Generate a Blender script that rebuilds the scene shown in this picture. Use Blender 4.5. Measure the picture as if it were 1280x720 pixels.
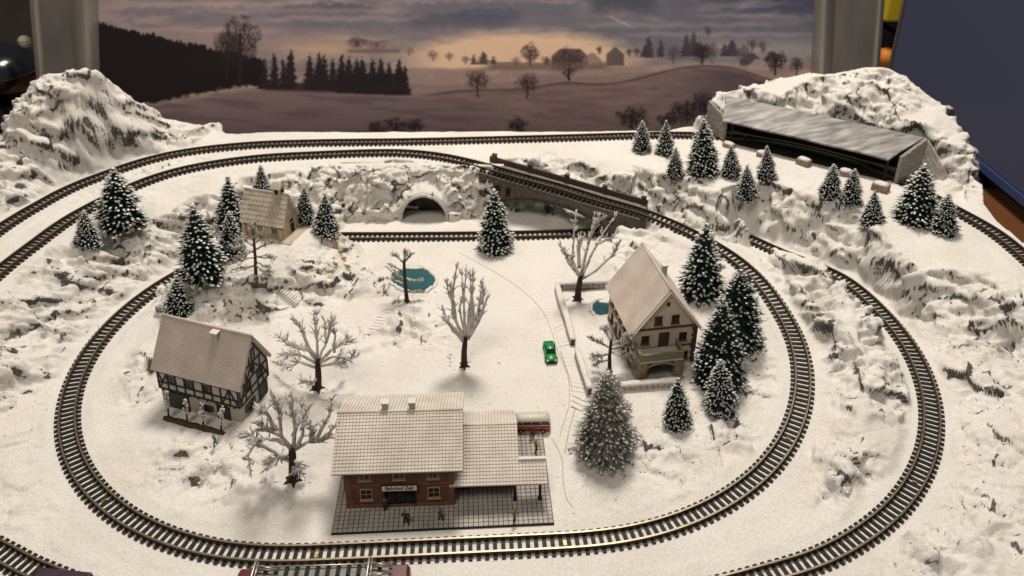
import bpy, bmesh, math, random
import numpy as np
from mathutils import Vector, Matrix, geometry

# ------------------------------------------------------------------ clear
for o in list(bpy.data.objects):
    bpy.data.objects.remove(o, do_unlink=True)
SC = bpy.context.scene
COL = SC.collection
S = 0.01          # the model is written in millimetres; 1 Blender unit = 100 mm

# ------------------------------------------------------------------ camera
F = 1000.0; TH = math.radians(27); HC = 294.5; YP = 240.0
CT, ST = math.cos(TH), math.sin(TH)
cam_data = bpy.data.cameras.new('camera')
cam = bpy.data.objects.new('camera', cam_data); COL.objects.link(cam)
cam.location = (0, 0, HC * S)
cam.rotation_euler = (math.radians(90) - TH, 0, 0)
cam_data.sensor_width = 36; cam_data.lens = 36 * F / 1280
cam_data.shift_y = -(360 - YP) / 1280
cam_data.clip_start = 0.05; cam_data.clip_end = 200
cam_data.dof.use_dof = True
cam_data.dof.focus_distance = 3.9
cam_data.dof.aperture_fstop = 2.6
SC.camera = cam

# ------------------------------------------------------------------ world and lamps (a room lit by a ceiling lamp)
W = bpy.data.worlds.new('World'); SC.world = W; W.use_nodes = True
bg = W.node_tree.nodes['Background']
bg.inputs[0].default_value = (1.0, 0.92, 0.82, 1); bg.inputs[1].default_value = 0.17


def area(name, loc, target, size, power, col):
    d = bpy.data.lights.new(name, 'AREA'); d.shape = 'DISK'; d.size = size; d.energy = power; d.color = col
    o = bpy.data.objects.new(name, d); COL.objects.link(o)
    o.location = Vector(loc) * S
    o.rotation_euler = (Vector(target) - Vector(loc)).to_track_quat('-Z', 'Y').to_euler()
    return o


area('ceiling_lamp', (60, 800, 1120), (20, 420, 0), 3.0, 1400, (1.0, 0.912, 0.805))
area('front_fill_lamp', (-300, -420, 1500), (0, 500, 50), 5.0, 760, (1.0, 0.90, 0.78))  # unseen fill in front, added to brighten the backdrop and facades
SC.view_settings.view_transform = 'Standard'; SC.view_settings.look = 'None'
SC.view_settings.exposure = 0.0; SC.view_settings.gamma = 1.0
SC.view_settings.use_curve_mapping = False
SC.cycles.max_bounces = 5; SC.cycles.diffuse_bounces = 3; SC.cycles.glossy_bounces = 2
SC.cycles.transmission_bounces = 2; SC.cycles.caustics_reflective = False; SC.cycles.caustics_refractive = False
SC.cycles.use_denoising = True

# ------------------------------------------------------------------ photograph pixel -> place


def ray(px, py):
    x = (px - 640) / F; y = (py - YP) / F
    return np.array([x, CT - y * ST, -ST - y * CT])


def at(px, py, z=0.0):
    d = ray(px, py); t = (z - HC) / d[2]
    return np.array([d[0] * t, d[1] * t, z])


def atY(px, py, Y):
    d = ray(px, py); t = Y / d[1]
    return np.array([d[0] * t, Y, HC + d[2] * t])


def pr(P):
    zc = P[1] * CT - (P[2] - HC) * ST
    return 640 + F * P[0] / zc, YP - F * (P[1] * ST + (P[2] - HC) * CT) / zc


# ------------------------------------------------------------------ mesh helpers


class MB:
    """collects geometry for one mesh object (millimetres)"""

    def __init__(self):
        self.v = []; self.f = []; self.m = []; self.sm = []

    def add(self, verts, faces, mi=0, smooth=False):
        b = len(self.v)
        self.v.extend([tuple(p) for p in verts])
        for q in faces:
            self.f.append(tuple(i + b for i in q)); self.m.append(mi); self.sm.append(smooth)

    def box(self, c, s, rz=0.0, mi=0, M=None):
        hx, hy, hz = s[0] / 2, s[1] / 2, s[2] / 2
        cr, sr = math.cos(rz), math.sin(rz)
        vs = []
        for x, y, z in ((-hx, -hy, -hz), (hx, -hy, -hz), (hx, hy, -hz), (-hx, hy, -hz), (-hx, -hy, hz), (hx, -hy, hz), (hx, hy, hz), (-hx, hy, hz)):
            p = Vector((c[0] + x * cr - y * sr, c[1] + x * sr + y * cr, c[2] + z))
            vs.append(M @ p if M else p)
        self.add(vs, ((0, 3, 2, 1), (4, 5, 6, 7), (0, 1, 5, 4), (1, 2, 6, 5), (2, 3, 7, 6), (3, 0, 4, 7)), mi)

    def bar(self, a, b, w, t, mi=0, up=(0, 0, 1)):
        """a beam of w x t from a to b"""
        a = Vector(a); b = Vector(b); d = (b - a).normalized(); u = Vector(up)
        s = d.cross(u)
        if s.length < 1e-4: s = d.cross(Vector((0, 1, 0)))
        s.normalize(); n = s.cross(d)
        s *= w / 2; n *= t / 2
        vs = [a - s - n, a + s - n, a + s + n, a - s + n, b - s - n, b + s - n, b + s + n, b - s + n]
        self.add(vs, ((0, 3, 2, 1), (4, 5, 6, 7), (0, 1, 5, 4), (1, 2, 6, 5), (2, 3, 7, 6), (3, 0, 4, 7)), mi)

    def tube(self, pts, rad, n=6, mi=0, smooth=True, cap=True):
        pts = [Vector(p) for p in pts]
        rings = []
        prev = None
        for i, p in enumerate(pts):
            d = (pts[min(i + 1, len(pts) - 1)] - pts[max(i - 1, 0)])
            if d.length < 1e-6: d = Vector((0, 0, 1))
            d.normalize()
            if prev is None:
                s = d.cross(Vector((0.31, 0.95, 0.1)))
                if s.length < 1e-3: s = d.cross(Vector((1, 0, 0)))
            else:
                s = prev - d * prev.dot(d)
            s.normalize(); prev = s
            t = d.cross(s)
            r = rad[i] if hasattr(rad, '__len__') else rad
            rings.append([p + (s * math.cos(k * 2 * math.pi / n) + t * math.sin(k * 2 * math.pi / n)) * r for k in range(n)])
        vs = [q for R in rings for q in R]; fs = []
        for i in range(len(rings) - 1):
            for k in range(n):
                a = i * n + k; b = i * n + (k + 1) % n
                fs.append((a, b, b + n, a + n))
        if cap:
            fs.append(tuple(range(n - 1, -1, -1))); fs.append(tuple(range((len(rings) - 1) * n, len(rings) * n)))
        self.add(vs, fs, mi, smooth)

    def blob(self, c, r, mi=0, nu=8, nv=5, jit=0.0, rng=None, M=None):
        vs = []; fs = []
        r = r if hasattr(r, '__len__') else (r, r, r)
        for j in range(nv + 1):
            th = math.pi * j / nv
            for i in range(nu):
                ph = 2 * math.pi * i / nu
                k = 1 + (rng.uniform(-jit, jit) if rng and 0 < j < nv else 0)
                p = Vector((r[0] * k * math.sin(th) * math.cos(ph), r[1] * k * math.sin(th) * math.sin(ph), r[2] * k * math.cos(th)))
                if M: p = M @ p
                vs.append(p + Vector(c))
        for j in range(nv):
            for i in range(nu):
                a = j * nu + i; b = j * nu + (i + 1) % nu
                fs.append((a, a + nu, b + nu, b))
        self.add(vs, fs, mi, True)

    def prism(self, poly, a, b, axis='y', mi=0):
        """extrude a 2D polygon (u, w) from a to b along an axis; u,w = x,z for y; y,z for x; x,y for z"""
        def P(u, w, t):
            return {'y': (u, t, w), 'x': (t, u, w), 'z': (u, w, t)}[axis]
        n = len(poly)
        vs = [P(u, w, a) for u, w in poly] + [P(u, w, b) for u, w in poly]
        fs = [tuple(range(n)), tuple(range(2 * n - 1, n - 1, -1))] + [(i, i + n, (i + 1) % n + n, (i + 1) % n) for i in range(n)]
        self.add(vs, fs, mi)

    def mesh(self, name, mats, fix=True):
        me = bpy.data.meshes.new(name)
        me.from_pydata(self.v, [], self.f)
        for m in mats: me.materials.append(m)
        me.polygons.foreach_set('material_index', self.m)
        me.polygons.foreach_set('use_smooth', self.sm)
        if fix:
            bm = bmesh.new(); bm.from_mesh(me); bmesh.ops.recalc_face_normals(bm, faces=bm.faces); bm.to_mesh(me); bm.free()
        me.update()
        return me

    def build(self, name, mats, parent=None, loc=(0, 0, 0), rot=(0, 0, 0), fix=True):
        if not isinstance(mats, (list, tuple)): mats = [mats]
        return link(name, self.mesh(name, mats, fix), parent, loc, rot)


def link(name, me, parent=None, loc=(0, 0, 0), rot=(0, 0, 0), scale=None):
    o = bpy.data.objects.new(name, me); COL.objects.link(o)
    o.parent = parent; o.location = loc; o.rotation_euler = rot
    if scale: o.scale = scale
    return o


def tag(o, label=None, cat=None, group=None, kind=None):
    if label: o['label'] = label
    if cat: o['category'] = cat
    if group: o['group'] = group
    if kind: o['kind'] = kind
    return o


def thing(name, label, cat, loc=(0, 0, 0), rz=0.0, group=None, rot=None):
    o = link(name, None, None, loc, rot or (0, 0, rz)); o.empty_display_size = 5
    return tag(o, label, cat, group)


def bevel(o, w, seg=1):
    m = o.modifiers.new('bevel', 'BEVEL'); m.width = w; m.segments = seg; m.limit_method = 'ANGLE'
    return o


# ------------------------------------------------------------------ materials


def mat(name, col, rough=0.75, metal=0.0, col2=None, nscale=0.5, bump=0.0, bscale=3.0, spec=0.3, detail=4.0, stretch=None, coord='Object'):
    """principled material with a noise between two colours and noise relief; scales are per millimetre"""
    m = bpy.data.materials.new(name); m.use_nodes = True
    nt = m.node_tree; N = nt.nodes; L = nt.links
    b = N['Principled BSDF']
    b.inputs['Base Color'].default_value = (*col, 1)
    b.inputs['Roughness'].default_value = rough; b.inputs['Metallic'].default_value = metal
    b.inputs['Specular IOR Level'].default_value = spec
    if col2 or bump:
        tc = N.new('ShaderNodeTexCoord'); src = tc.outputs[coord]
        if stretch:
            mp = N.new('ShaderNodeMapping'); mp.inputs['Scale'].default_value = stretch; L.new(src, mp.inputs[0]); src = mp.outputs[0]
    if col2:
        n = N.new('ShaderNodeTexNoise'); n.inputs['Scale'].default_value = nscale; n.inputs['Detail'].default_value = detail
        L.new(src, n.inputs['Vector'])
        r = N.new('ShaderNodeValToRGB'); r.color_ramp.elements[0].position = 0.32; r.color_ramp.elements[1].position = 0.68
        r.color_ramp.elements[0].color = (*col, 1); r.color_ramp.elements[1].color = (*col2, 1)
        L.new(n.outputs['Fac'], r.inputs['Fac']); L.new(r.outputs['Color'], b.inputs['Base Color'])
    if bump:
        n2 = N.new('ShaderNodeTexNoise'); n2.inputs['Scale'].default_value = bscale; n2.inputs['Detail'].default_value = 5
        L.new(src, n2.inputs['Vector'])
        bp = N.new('ShaderNodeBump'); bp.inputs['Strength'].default_value = 1.0; bp.inputs['Distance'].default_value = bump * S
        L.new(n2.outputs['Fac'], bp.inputs['Height']); L.new(bp.outputs['Normal'], b.inputs['Normal'])
    return m


def snow_mat(name, rock=False, col=(0.80, 0.775, 0.735)):
    """granular snow; with rock=True an attribute says where bare rock shows"""
    m = bpy.data.materials.new(name); m.use_nodes = True
    nt = m.node_tree; N = nt.nodes; L = nt.links
    b = N['Principled BSDF']; b.inputs['Roughness'].default_value = 0.85; b.inputs['Specular IOR Level'].default_value = 0.2
    tc = N.new('ShaderNodeTexCoord')
    n1 = N.new('ShaderNodeTexNoise'); n1.inputs['Scale'].default_value = 0.9; n1.inputs['Detail'].default_value = 6; n1.inputs['Roughness'].default_value = 0.7
    n3 = N.new('ShaderNodeTexNoise'); n3.inputs['Scale'].default_value = 0.03; n3.inputs['Detail'].default_value = 3
    for n in (n1, n3): L.new(tc.outputs['Object'], n.inputs['Vector'])
    r = N.new('ShaderNodeValToRGB'); r.color_ramp.elements[0].position = 0.26; r.color_ramp.elements[1].position = 0.55
    r.color_ramp.elements[0].color = (col[0] * 0.74, col[1] * 0.72, col[2] * 0.70, 1); r.color_ramp.elements[1].color = (*col, 1)
    L.new(n1.outputs['Fac'], r.inputs['Fac'])
    mx = N.new('ShaderNodeMix'); mx.data_type = 'RGBA'; mx.blend_type = 'MULTIPLY'
    r3 = N.new('ShaderNodeValToRGB'); r3.color_ramp.elements[0].position = 0.35; r3.color_ramp.elements[1].position = 0.6
    r3.color_ramp.elements[0].color = (0.93, 0.92, 0.90, 1); r3.color_ramp.elements[1].color = (1, 1, 1, 1)
    L.new(n3.outputs['Fac'], r3.inputs['Fac'])
    mx.inputs[0].default_value = 1.0; L.new(r.outputs['Color'], mx.inputs[6]); L.new(r3.outputs['Color'], mx.inputs[7])
    cur = mx.outputs[2]
    if rock:
        a = N.new('ShaderNodeAttribute'); a.attribute_name = 'rock'
        nr = N.new('ShaderNodeTexNoise'); nr.inputs['Scale'].default_value = 0.45; nr.inputs['Detail'].default_value = 7; nr.inputs['Roughness'].default_value = 0.68
        L.new(tc.outputs['Object'], nr.inputs['Vector'])
        ad = N.new('ShaderNodeMath'); ad.operation = 'ADD'; L.new(a.outputs['Fac'], ad.inputs[0]); L.new(nr.outputs['Fac'], ad.inputs[1])
        rr = N.new('ShaderNodeValToRGB'); rr.color_ramp.elements[0].position = 0.85; rr.color_ramp.elements[1].position = 1.06
        rr.color_ramp.elements[0].color = (0, 0, 0, 1); rr.color_ramp.elements[1].color = (1, 1, 1, 1)
        L.new(ad.outputs[0], rr.inputs['Fac'])
        rc = N.new('ShaderNodeValToRGB'); rc.color_ramp.elements[0].color = (0.050, 0.047, 0.042, 1); rc.color_ramp.elements[1].color = (0.30, 0.285, 0.26, 1)
        rc.color_ramp.elements[0].position = 0.4; rc.color_ramp.elements[1].position = 0.75
        L.new(n1.outputs['Fac'], rc.inputs['Fac'])
        m2 = N.new('ShaderNodeMix'); m2.data_type = 'RGBA'; L.new(rr.outputs['Color'], m2.inputs[0]); L.new(cur, m2.inputs[6]); L.new(rc.outputs['Color'], m2.inputs[7])
        cur = m2.outputs[2]
    L.new(cur, b.inputs['Base Color'])
    nb = N.new('ShaderNodeTexNoise'); nb.inputs['Scale'].default_value = 1.1; nb.inputs['Detail'].default_value = 5; nb.inputs['Roughness'].default_value = 0.65
    L.new(tc.outputs['Object'], nb.inputs['Vector'])
    bp = N.new('ShaderNodeBump'); bp.inputs['Strength'].default_value = 0.85; bp.inputs['Distance'].default_value = 0.7 * S
    L.new(nb.outputs['Fac'], bp.inputs['Height']); L.new(bp.outputs['Normal'], b.inputs['Normal'])
    return m


M = {}
M['terrain'] = snow_mat('snow_over_rock', True)
M['snow'] = snow_mat('snow', False)
M['rail'] = mat('rail_steel', (0.30, 0.25, 0.175), 0.33, 0.8, (0.40, 0.34, 0.25), 0.2)
M['tie'] = mat('sleeper_plastic', (0.009, 0.008, 0.007), 0.6, 0, (0.018, 0.015, 0.012), 0.8)
M['brass'] = mat('brass', (0.45, 0.33, 0.13), 0.4, 0.8)
M['alu'] = mat('aluminium', (0.40, 0.365, 0.32), 0.38, 0.6, (0.30, 0.28, 0.25), 0.06, stretch=(1, 1, 0.02))
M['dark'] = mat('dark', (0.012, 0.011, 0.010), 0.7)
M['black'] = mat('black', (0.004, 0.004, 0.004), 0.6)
M['glass'] = mat('window_glass', (0.010, 0.011, 0.013), 0.12, 0, spec=0.5)
M['white'] = mat('white_paint', (0.72, 0.69, 0.63), 0.6)
M['wood_table'] = mat('table_wood', (0.20, 0.085, 0.035), 0.35, 0, (0.13, 0.05, 0.02), 0.02, stretch=(1, 0.1, 1))

# ------------------------------------------------------------------ noise on arrays


def _hash(ix, iy, s):
    h = (ix.astype(np.int64) * 374761393 + iy.astype(np.int64) * 668265263 + s * 1442695041) & 0xffffffff
    h = ((h ^ (h >> 13)) * 1274126177) & 0xffffffff
    return ((h ^ (h >> 16)) & 0xffff) / 65535.0


def perlin(x, y, s=0):
    x0 = np.floor(x); y0 = np.floor(y); fx = x - x0; fy = y - y0
    u = fx * fx * fx * (fx * (fx * 6 - 15) + 10); v = fy * fy * fy * (fy * (fy * 6 - 15) + 10)
    def g(ix, iy, dx, dy):
        a = _hash(ix, iy, s) * 2 * np.pi
        return np.cos(a) * dx + np.sin(a) * dy
    n00 = g(x0, y0, fx, fy); n10 = g(x0 + 1, y0, fx - 1, fy); n01 = g(x0, y0 + 1, fx, fy - 1); n11 = g(x0 + 1, y0 + 1, fx - 1, fy - 1)
    return ((n00 * (1 - u) + n10 * u) * (1 - v) + (n01 * (1 - u) + n11 * u) * v) * 1.5


def fbm(x, y, s=0, o=4, g=0.5):
    t = 0; a = 1; k = 1
    for i in range(o):
        t = t + a * perlin(x * k, y * k, s + i * 17); a *= g; k *= 2.03
    return t


def worley(x, y, s=0):
    """distance to the nearest and second nearest cell centre, and the nearest cell's random value"""
    ix = np.floor(x); iy = np.floor(y)
    f1 = np.full(np.shape(x), 9.0); f2 = np.full(np.shape(x), 9.0); idv = np.zeros(np.shape(x))
    for dx in (-1, 0, 1):
        for dy in (-1, 0, 1):
            cx = ix + dx; cy = iy + dy
            px = cx + 0.1 + 0.8 * _hash(cx, cy, s); py = cy + 0.1 + 0.8 * _hash(cx, cy, s + 7)
            d = np.hypot(px - x, py - y)
            near = d < f1
            f2 = np.where(near, f1, np.minimum(f2, d))
            idv = np.where(near, _hash(cx, cy, s + 13), idv)
            f1 = np.where(near, d, f1)
    return f1, f2, idv


def facets(x, y, s=0, tilt=1.0):
    """broken planes: every cell has its own level and tilt; also the distance to the nearest crease"""
    ix = np.floor(x); iy = np.floor(y)
    f1 = np.full(np.shape(x), 9.0); f2 = np.full(np.shape(x), 9.0); h = np.zeros(np.shape(x))
    for dx in (-1, 0, 1):
        for dy in (-1, 0, 1):
            cx = ix + dx; cy = iy + dy
            px = cx + 0.1 + 0.8 * _hash(cx, cy, s); py = cy + 0.1 + 0.8 * _hash(cx, cy, s + 7)
            ox = x - px; oy = y - py; d = np.hypot(ox, oy)
            near = d < f1
            f2 = np.where(near, f1, np.minimum(f2, d))
            v = (_hash(cx, cy, s + 13) - 0.5) + tilt * (ox * (_hash(cx, cy, s + 19) * 2 - 1) + oy * (_hash(cx, cy, s + 23) * 2 - 1))
            h = np.where(near, v, h); f1 = np.where(near, d, f1)
    return h, f2 - f1


def sstep(a, b, x):
    t = np.clip((x - a) / (b - a), 0, 1)
    return t * t * (3 - 2 * t)


def blur(a, n):
    for ax in (0, 1):
        pad = [(0, 0), (0, 0)]; pad[ax] = (n + 1, n)
        c = np.cumsum(np.pad(a, pad, mode='edge'), axis=ax)
        a = (c[2 * n + 1:] - c[:-2 * n - 1]) / (2 * n + 1) if ax == 0 else (c[:, 2 * n + 1:] - c[:, :-2 * n - 1]) / (2 * n + 1)
    return a


# ------------------------------------------------------------------ track centre lines


def catmull(pts, step=1.5):
    P = [np.array(p, float) for p in pts]
    P = [2 * P[0] - P[1]] + P + [2 * P[-1] - P[-2]]
    out = []
    for i in range(1, len(P) - 2):
        a, b, c, d = P[i - 1:i + 3]
        n = max(2, int(np.linalg.norm(c - b) / 1.0))
        for k in range(n):
            t = k / n
            out.append(0.5 * ((2 * b) + (c - a) * t + (2 * a - 5 * b + 4 * c - d) * t * t + (3 * b - a - 3 * c + d) * t ** 3))
    out.append(P[-2])
    return resample(np.array(out), step)


def resample(Q, step):
    d = np.r_[0, np.cumsum(np.linalg.norm(np.diff(Q, axis=0), axis=1))]
    n = int(d[-1] / step); t = np.linspace(0, d[-1], n + 1)
    return np.stack([np.interp(t, d, Q[:, k]) for k in range(3)], 1)


def smooth_path(Q, n=12):
    """moving average that keeps the ends"""
    K = np.r_[np.repeat(Q[:1], n, 0), Q, np.repeat(Q[-1:], n, 0)]
    c = np.cumsum(np.r_[np.zeros((1, 3)), K], axis=0)
    R = (c[2 * n + 1:] - c[:-2 * n - 1]) / (2 * n + 1)
    R[0] = Q[0]; R[-1] = Q[-1]
    return R


ZU = 36.0
C1 = (-100.4, 378.8); R1 = 145.0
CR = (20.6, 386.0); RR = 145.4
arc = lambda c, r, a0, a1, n=40: [np.array([c[0] + r * math.cos(math.radians(a)), c[1] + r * math.sin(math.radians(a)), 0]) for a in np.linspace(a0, a1, n)]
# inner loop: out of the tunnel on the left, round the front, up the right hand curve
left_arc = arc(C1, R1, 112, 272)
right_arc = arc(CR, RR, -85.5, 9)
for p in right_arc:
    a = math.degrees(math.atan2(p[1] - CR[1], p[0] - CR[0]))
    p[2] = 6.0 * float(sstep(-45, 9, np.float64(a)))
climb = [at(989, 407, 8), at(967, 375, 9), at(948, 352, 10.5), at(917, 324, 13), at(860, 291, 17), at(800, 266, 21.5), at(760, 255, 25), at(700, 236, 30), at(655, 224, 33), at(612, 211.5, 35.2)]
upper = [at(560, 199, ZU), at(500, 192.5, ZU), at(400, 195, ZU), at(300, 202, ZU), at(200, 222, ZU), at(100, 268, ZU), at(40, 310, ZU), at(0, 341, ZU), np.array([-304, 365, ZU]), np.array([-296, 330, ZU])]
T_LOOP = smooth_path(resample(np.array(left_arc + right_arc), 1.5), 6)
T_CLIMB = catmull([T_LOOP[-10], T_LOOP[-1]] + climb[1:], 1.5)
T_ALL = np.r_[T_LOOP[:-10], T_CLIMB, catmull([climb[-1]] + upper, 1.5)[1:]]
T_ALL = smooth_path(resample(T_ALL, 1.5), 10)
# split of the continuous line into three laid lengths
iA = int(np.argmin(np.hypot(T_ALL[:, 0] - climb[4][0], T_ALL[:, 1] - climb[4][1])))
iB = int(np.argmin(np.hypot(T_ALL[:, 0] - upper[0][0], T_ALL[:, 1] - upper[0][1])))
iM = int(np.argmin(np.hypot(T_ALL[:, 0] - 0, T_ALL[:, 1] - 240)))
T_IN_L = T_ALL[:iM + 1]; T_IN_R = T_ALL[iM:iA + 1]; T_BRIDGE = T_ALL[iA:iB + 1]; T_UP_IN = T_ALL[iB:]
T_OUT = smooth_path(catmull([np.array([-316, 318, ZU]), np.array([-329, 360, ZU]), np.array([-334, 405, ZU]), at(0, 288, ZU), at(60, 252, ZU), at(100, 232, ZU), at(200, 198, ZU), at(300, 184, ZU), at(400, 180, ZU), at(520, 178.5, ZU), at(700, 174, ZU), at(800, 171, ZU),
                             np.array([150, 608, ZU]), np.array([195, 600, ZU]), np.array([240, 575, ZU]), np.array([278, 536, ZU]), at(1200, 268, ZU), at(1240, 290, ZU), at(1280, 322, ZU), np.array([313, 370, ZU])], 1.5), 10)
iO = int(np.argmin(np.hypot(T_OUT[:, 0] - 190, T_OUT[:, 1] - 602)))
T_LOW = catmull([at(425, 297.3), at(520, 297), at(620, 296), at(700, 294), at(745, 292), at(800, 291)], 1.5)
T_RIGHT = smooth_path(catmull([at(930, 297), at(955, 308), at(975, 318)] + [np.array([68.5 + 164.4 * math.cos(math.radians(a)), 384.6 + 164.4 * math.sin(math.radians(a)), 0]) for a in (24, 10, -5, -20, -35, -50, -65, -77)] + [np.array([66, 214.5, 0]), np.array([20, 211.5, 0])], 1.5), 8)
T_NEAR = catmull([at(-60, 660), at(0, 691.5), at(50, 717), np.array([-165, 215.5, 0]), np.array([-120, 209, 0]), np.array([-60, 208.5, 0]), np.array([20, 211.5, 0])], 1.5)
TRACKS = [T_IN_L, T_IN_R, T_UP_IN, T_OUT, T_LOW, T_RIGHT, T_NEAR]
# ------------------------------------------------------------------ the terrain: a height field from control points, levelled along the tracks
GX0, GX1, GY0, GY1, GD = -400.0, 346.0, 186.0, 672.0, 0.9
nx = int((GX1 - GX0) / GD) + 1; ny = int((GY1 - GY0) / GD) + 1
gx = GX0 + np.arange(nx) * GD; gy = GY0 + np.arange(ny) * GD
XX, YY = np.meshgrid(gx, gy)

ctrl = []
def c(px, py, z): ctrl.append(at(px, py, z))
def cy(px, py, Y): ctrl.append(atY(px, py, Y))
def cp(x, y, z): ctrl.append(np.array([x, y, z], float))

for p in ((430, 640), (690, 640), (560, 480), (640, 420), (680, 480), (640, 330), (560, 322), (500, 305), (455, 312), (700, 330), (560, 560), (360, 660), (250, 630), (170, 590), (140, 540), (138, 500), (700, 610), (800, 640),
          (900, 585), (945, 530), (962, 470), (650, 380), (680, 310), (620, 300), (480, 285), (570, 283), (650, 284), (720, 286), (480, 640), (600, 700), (400, 460), (450, 500), (330, 400), (640, 560), (690, 700), (850, 690), (950, 650), (700, 560),
          (560, 380), (610, 310), (1030, 540), (1060, 480), (1090, 600), (1000, 640), (1130, 520)):
    c(*p, 0)
# flat bank inside the right curve, terrace of the right house
for p in ((745, 385, 2), (760, 420, 4), (740, 480, 3), (800, 480, 4), (860, 470, 4), (780, 360, 5), (830, 330, 9), (870, 370, 8), (890, 420, 6), (900, 480, 4), (850, 530, 2), (780, 560, 2), (800, 600, 1), (880, 550, 2), (720, 345, 2), (760, 310, 9), (790, 300, 14), (920, 400, 8), (940, 440, 5), (720, 420, 1), (715, 385, 1), (745, 545, 1.5)):
    c(*p)
# left garden of the timbered house
for p in ((300, 540, 3), (215, 540, 3), (330, 490, 3), (270, 480, 3), (200, 470, 5), (185, 500, 2), (240, 570, 3), (290, 590, 2.5), (200, 420, 6), (180, 450, 3), (230, 400, 8), (330, 440, 2), (370, 470, 2), (420, 450, 1), (365, 600, 1.5), (240, 600, 1), (350, 520, 2)):
    c(*p)
# wooded hill with the chapel
for p in ((240, 352, 22), (300, 348, 22), (340, 345, 19), (270, 300, 25), (310, 297, 25), (365, 300, 25), (380, 283, 25), (340, 270, 27), (290, 260, 28), (380, 262, 27), (410, 280, 24), (400, 300, 22), (425, 300, 15), (420, 330, 13), (385, 335, 19), (410, 352, 9),
          (240, 395, 3), (275, 403, 1), (320, 400, 1), (345, 385, 3), (360, 365, 9), (405, 378, 1), (455, 372, 0.5), (470, 345, 1), (440, 318, 8), (442, 345, 8.5), (456, 356, 5), (463, 336, 5), (430, 362, 6), (478, 362, 3), (448, 330, 8), (500, 402, 3), (515, 408, 4.5), (540, 412, 3.5), (528, 425, 2.5), (368, 452, 4), (436, 292, 11), (222, 345, 16), (232, 365, 14), (430, 262, 26), (425, 284, 14), (262, 335, 24), (300, 375, 12), (260, 375, 13)):
    c(*p)
# ledge in front of the back line above the portal (the rock face stands before it)
for x in (-128, -100, -70, -40, -14):
    cp(x, 549, 0); cp(x, 553, 33); cp(x, 530, 0)
cp(-140, 535, 26); cp(-150, 510, 26); cp(-150, 548, 33)
for p in ((300, 222, 33), (250, 240, 32), (350, 216, 34), (220, 262, 30), (400, 212, 34)): c(*p)
# slope between the upper left lines and the lower left curve
for p in ((152, 281, 31), (110, 307, 31), (60, 340, 30), (20, 375, 30), (200, 270, 29), (190, 310, 17), (210, 330, 7), (160, 345, 6), (150, 310, 20), (110, 350, 17), (70, 375, 22), (120, 390, 4), (80, 430, 5), (40, 420, 14), (10, 440, 17), (0, 410, 24), (40, 490, 3), (0, 520, 7), (30, 560, 3), (0, 600, 3), (50, 620, 1), (0, 660, 1), (80, 680, 0), (20, 480, 9)):
    c(*p)
# under and beside the bridge
for p in ((610, 276, 0), (640, 262, 3), (680, 255, 7), (720, 262, 5), (760, 275, 3), (800, 284, 1), (860, 297, 0.5), (905, 303, 0), (640, 240, 16), (690, 243, 15), (740, 247, 14), (790, 258, 12), (840, 262, 14)):
    c(*p)
# plateau in front of the back line and the slope below it
for p in ((620, 200, 35), (660, 196, 36), (720, 200, 35), (640, 212, 29), (700, 222, 27), (760, 228, 28), (800, 205, 36), (830, 215, 35), (870, 222, 36), (790, 188, 36.5), (840, 245, 24), (900, 240, 34), (880, 262, 20), (930, 250, 35), (960, 225, 37), (1000, 240, 38), (940, 275, 20), (975, 290, 14), (990, 268, 31), (1040, 285, 29), (1060, 255, 37), (1095, 285, 35),
          (1030, 318, 8), (1060, 335, 3), (1000, 312, 2), (1100, 350, 8), (1110, 310, 30), (1150, 290, 36), (1185, 295, 36), (1145, 345, 26), (1150, 385, 8), (1200, 340, 33), (1210, 390, 17), (1240, 350, 35), (1265, 372, 35), (1275, 400, 32), (1195, 430, 5), (1240, 430, 14), (1275, 450, 18), (1205, 490, 3), (1250, 490, 9), (1280, 520, 11), (1205, 560, 2), (1250, 570, 7), (1280, 600, 6), (1190, 630, 1), (1240, 640, 4), (1270, 680, 2), (1180, 675, 2), (1150, 695, 3), (1220, 690, 3), (1130, 700, 0.5), (1100, 280, 36)):
    c(*p)
for p in ((798, 292, 17), (806, 297, 16), (812, 288, 20), (803, 281, 22), (762, 292, 12), (790, 286, 18), (752, 300, 7), (820, 300, 15), (738, 302, 2), (775, 276, 18), (850, 312, 13), (735, 288, 3)): c(*p)
# rock bank between the inner and the outer right curve
for p in ((980, 311, 22), (990, 313, 25), (1002, 319, 27), (1015, 326, 28), (1030, 335, 28), (1044, 348, 27), (1056, 362, 25), (1066, 385, 23), (1000, 345, 20), (1030, 365, 22), (1050, 400, 21), (1072, 425, 20), (1085, 455, 18), (1082, 490, 14), (1075, 525, 10), (1060, 565, 8), (1048, 596, 6), (1025, 602, 1), (1075, 600, 1), (1015, 400, 9), (1040, 470, 7), (1050, 520, 4), (955, 318, 8), (930, 308, 5), (890, 290, 8), (995, 370, 12)):
    c(*p)
# ground behind the outer line
for x in (-150, -100, -50, 0, 50, 100, 140): cp(x, 616, 36.5); cp(x, 622, 35)
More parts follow.
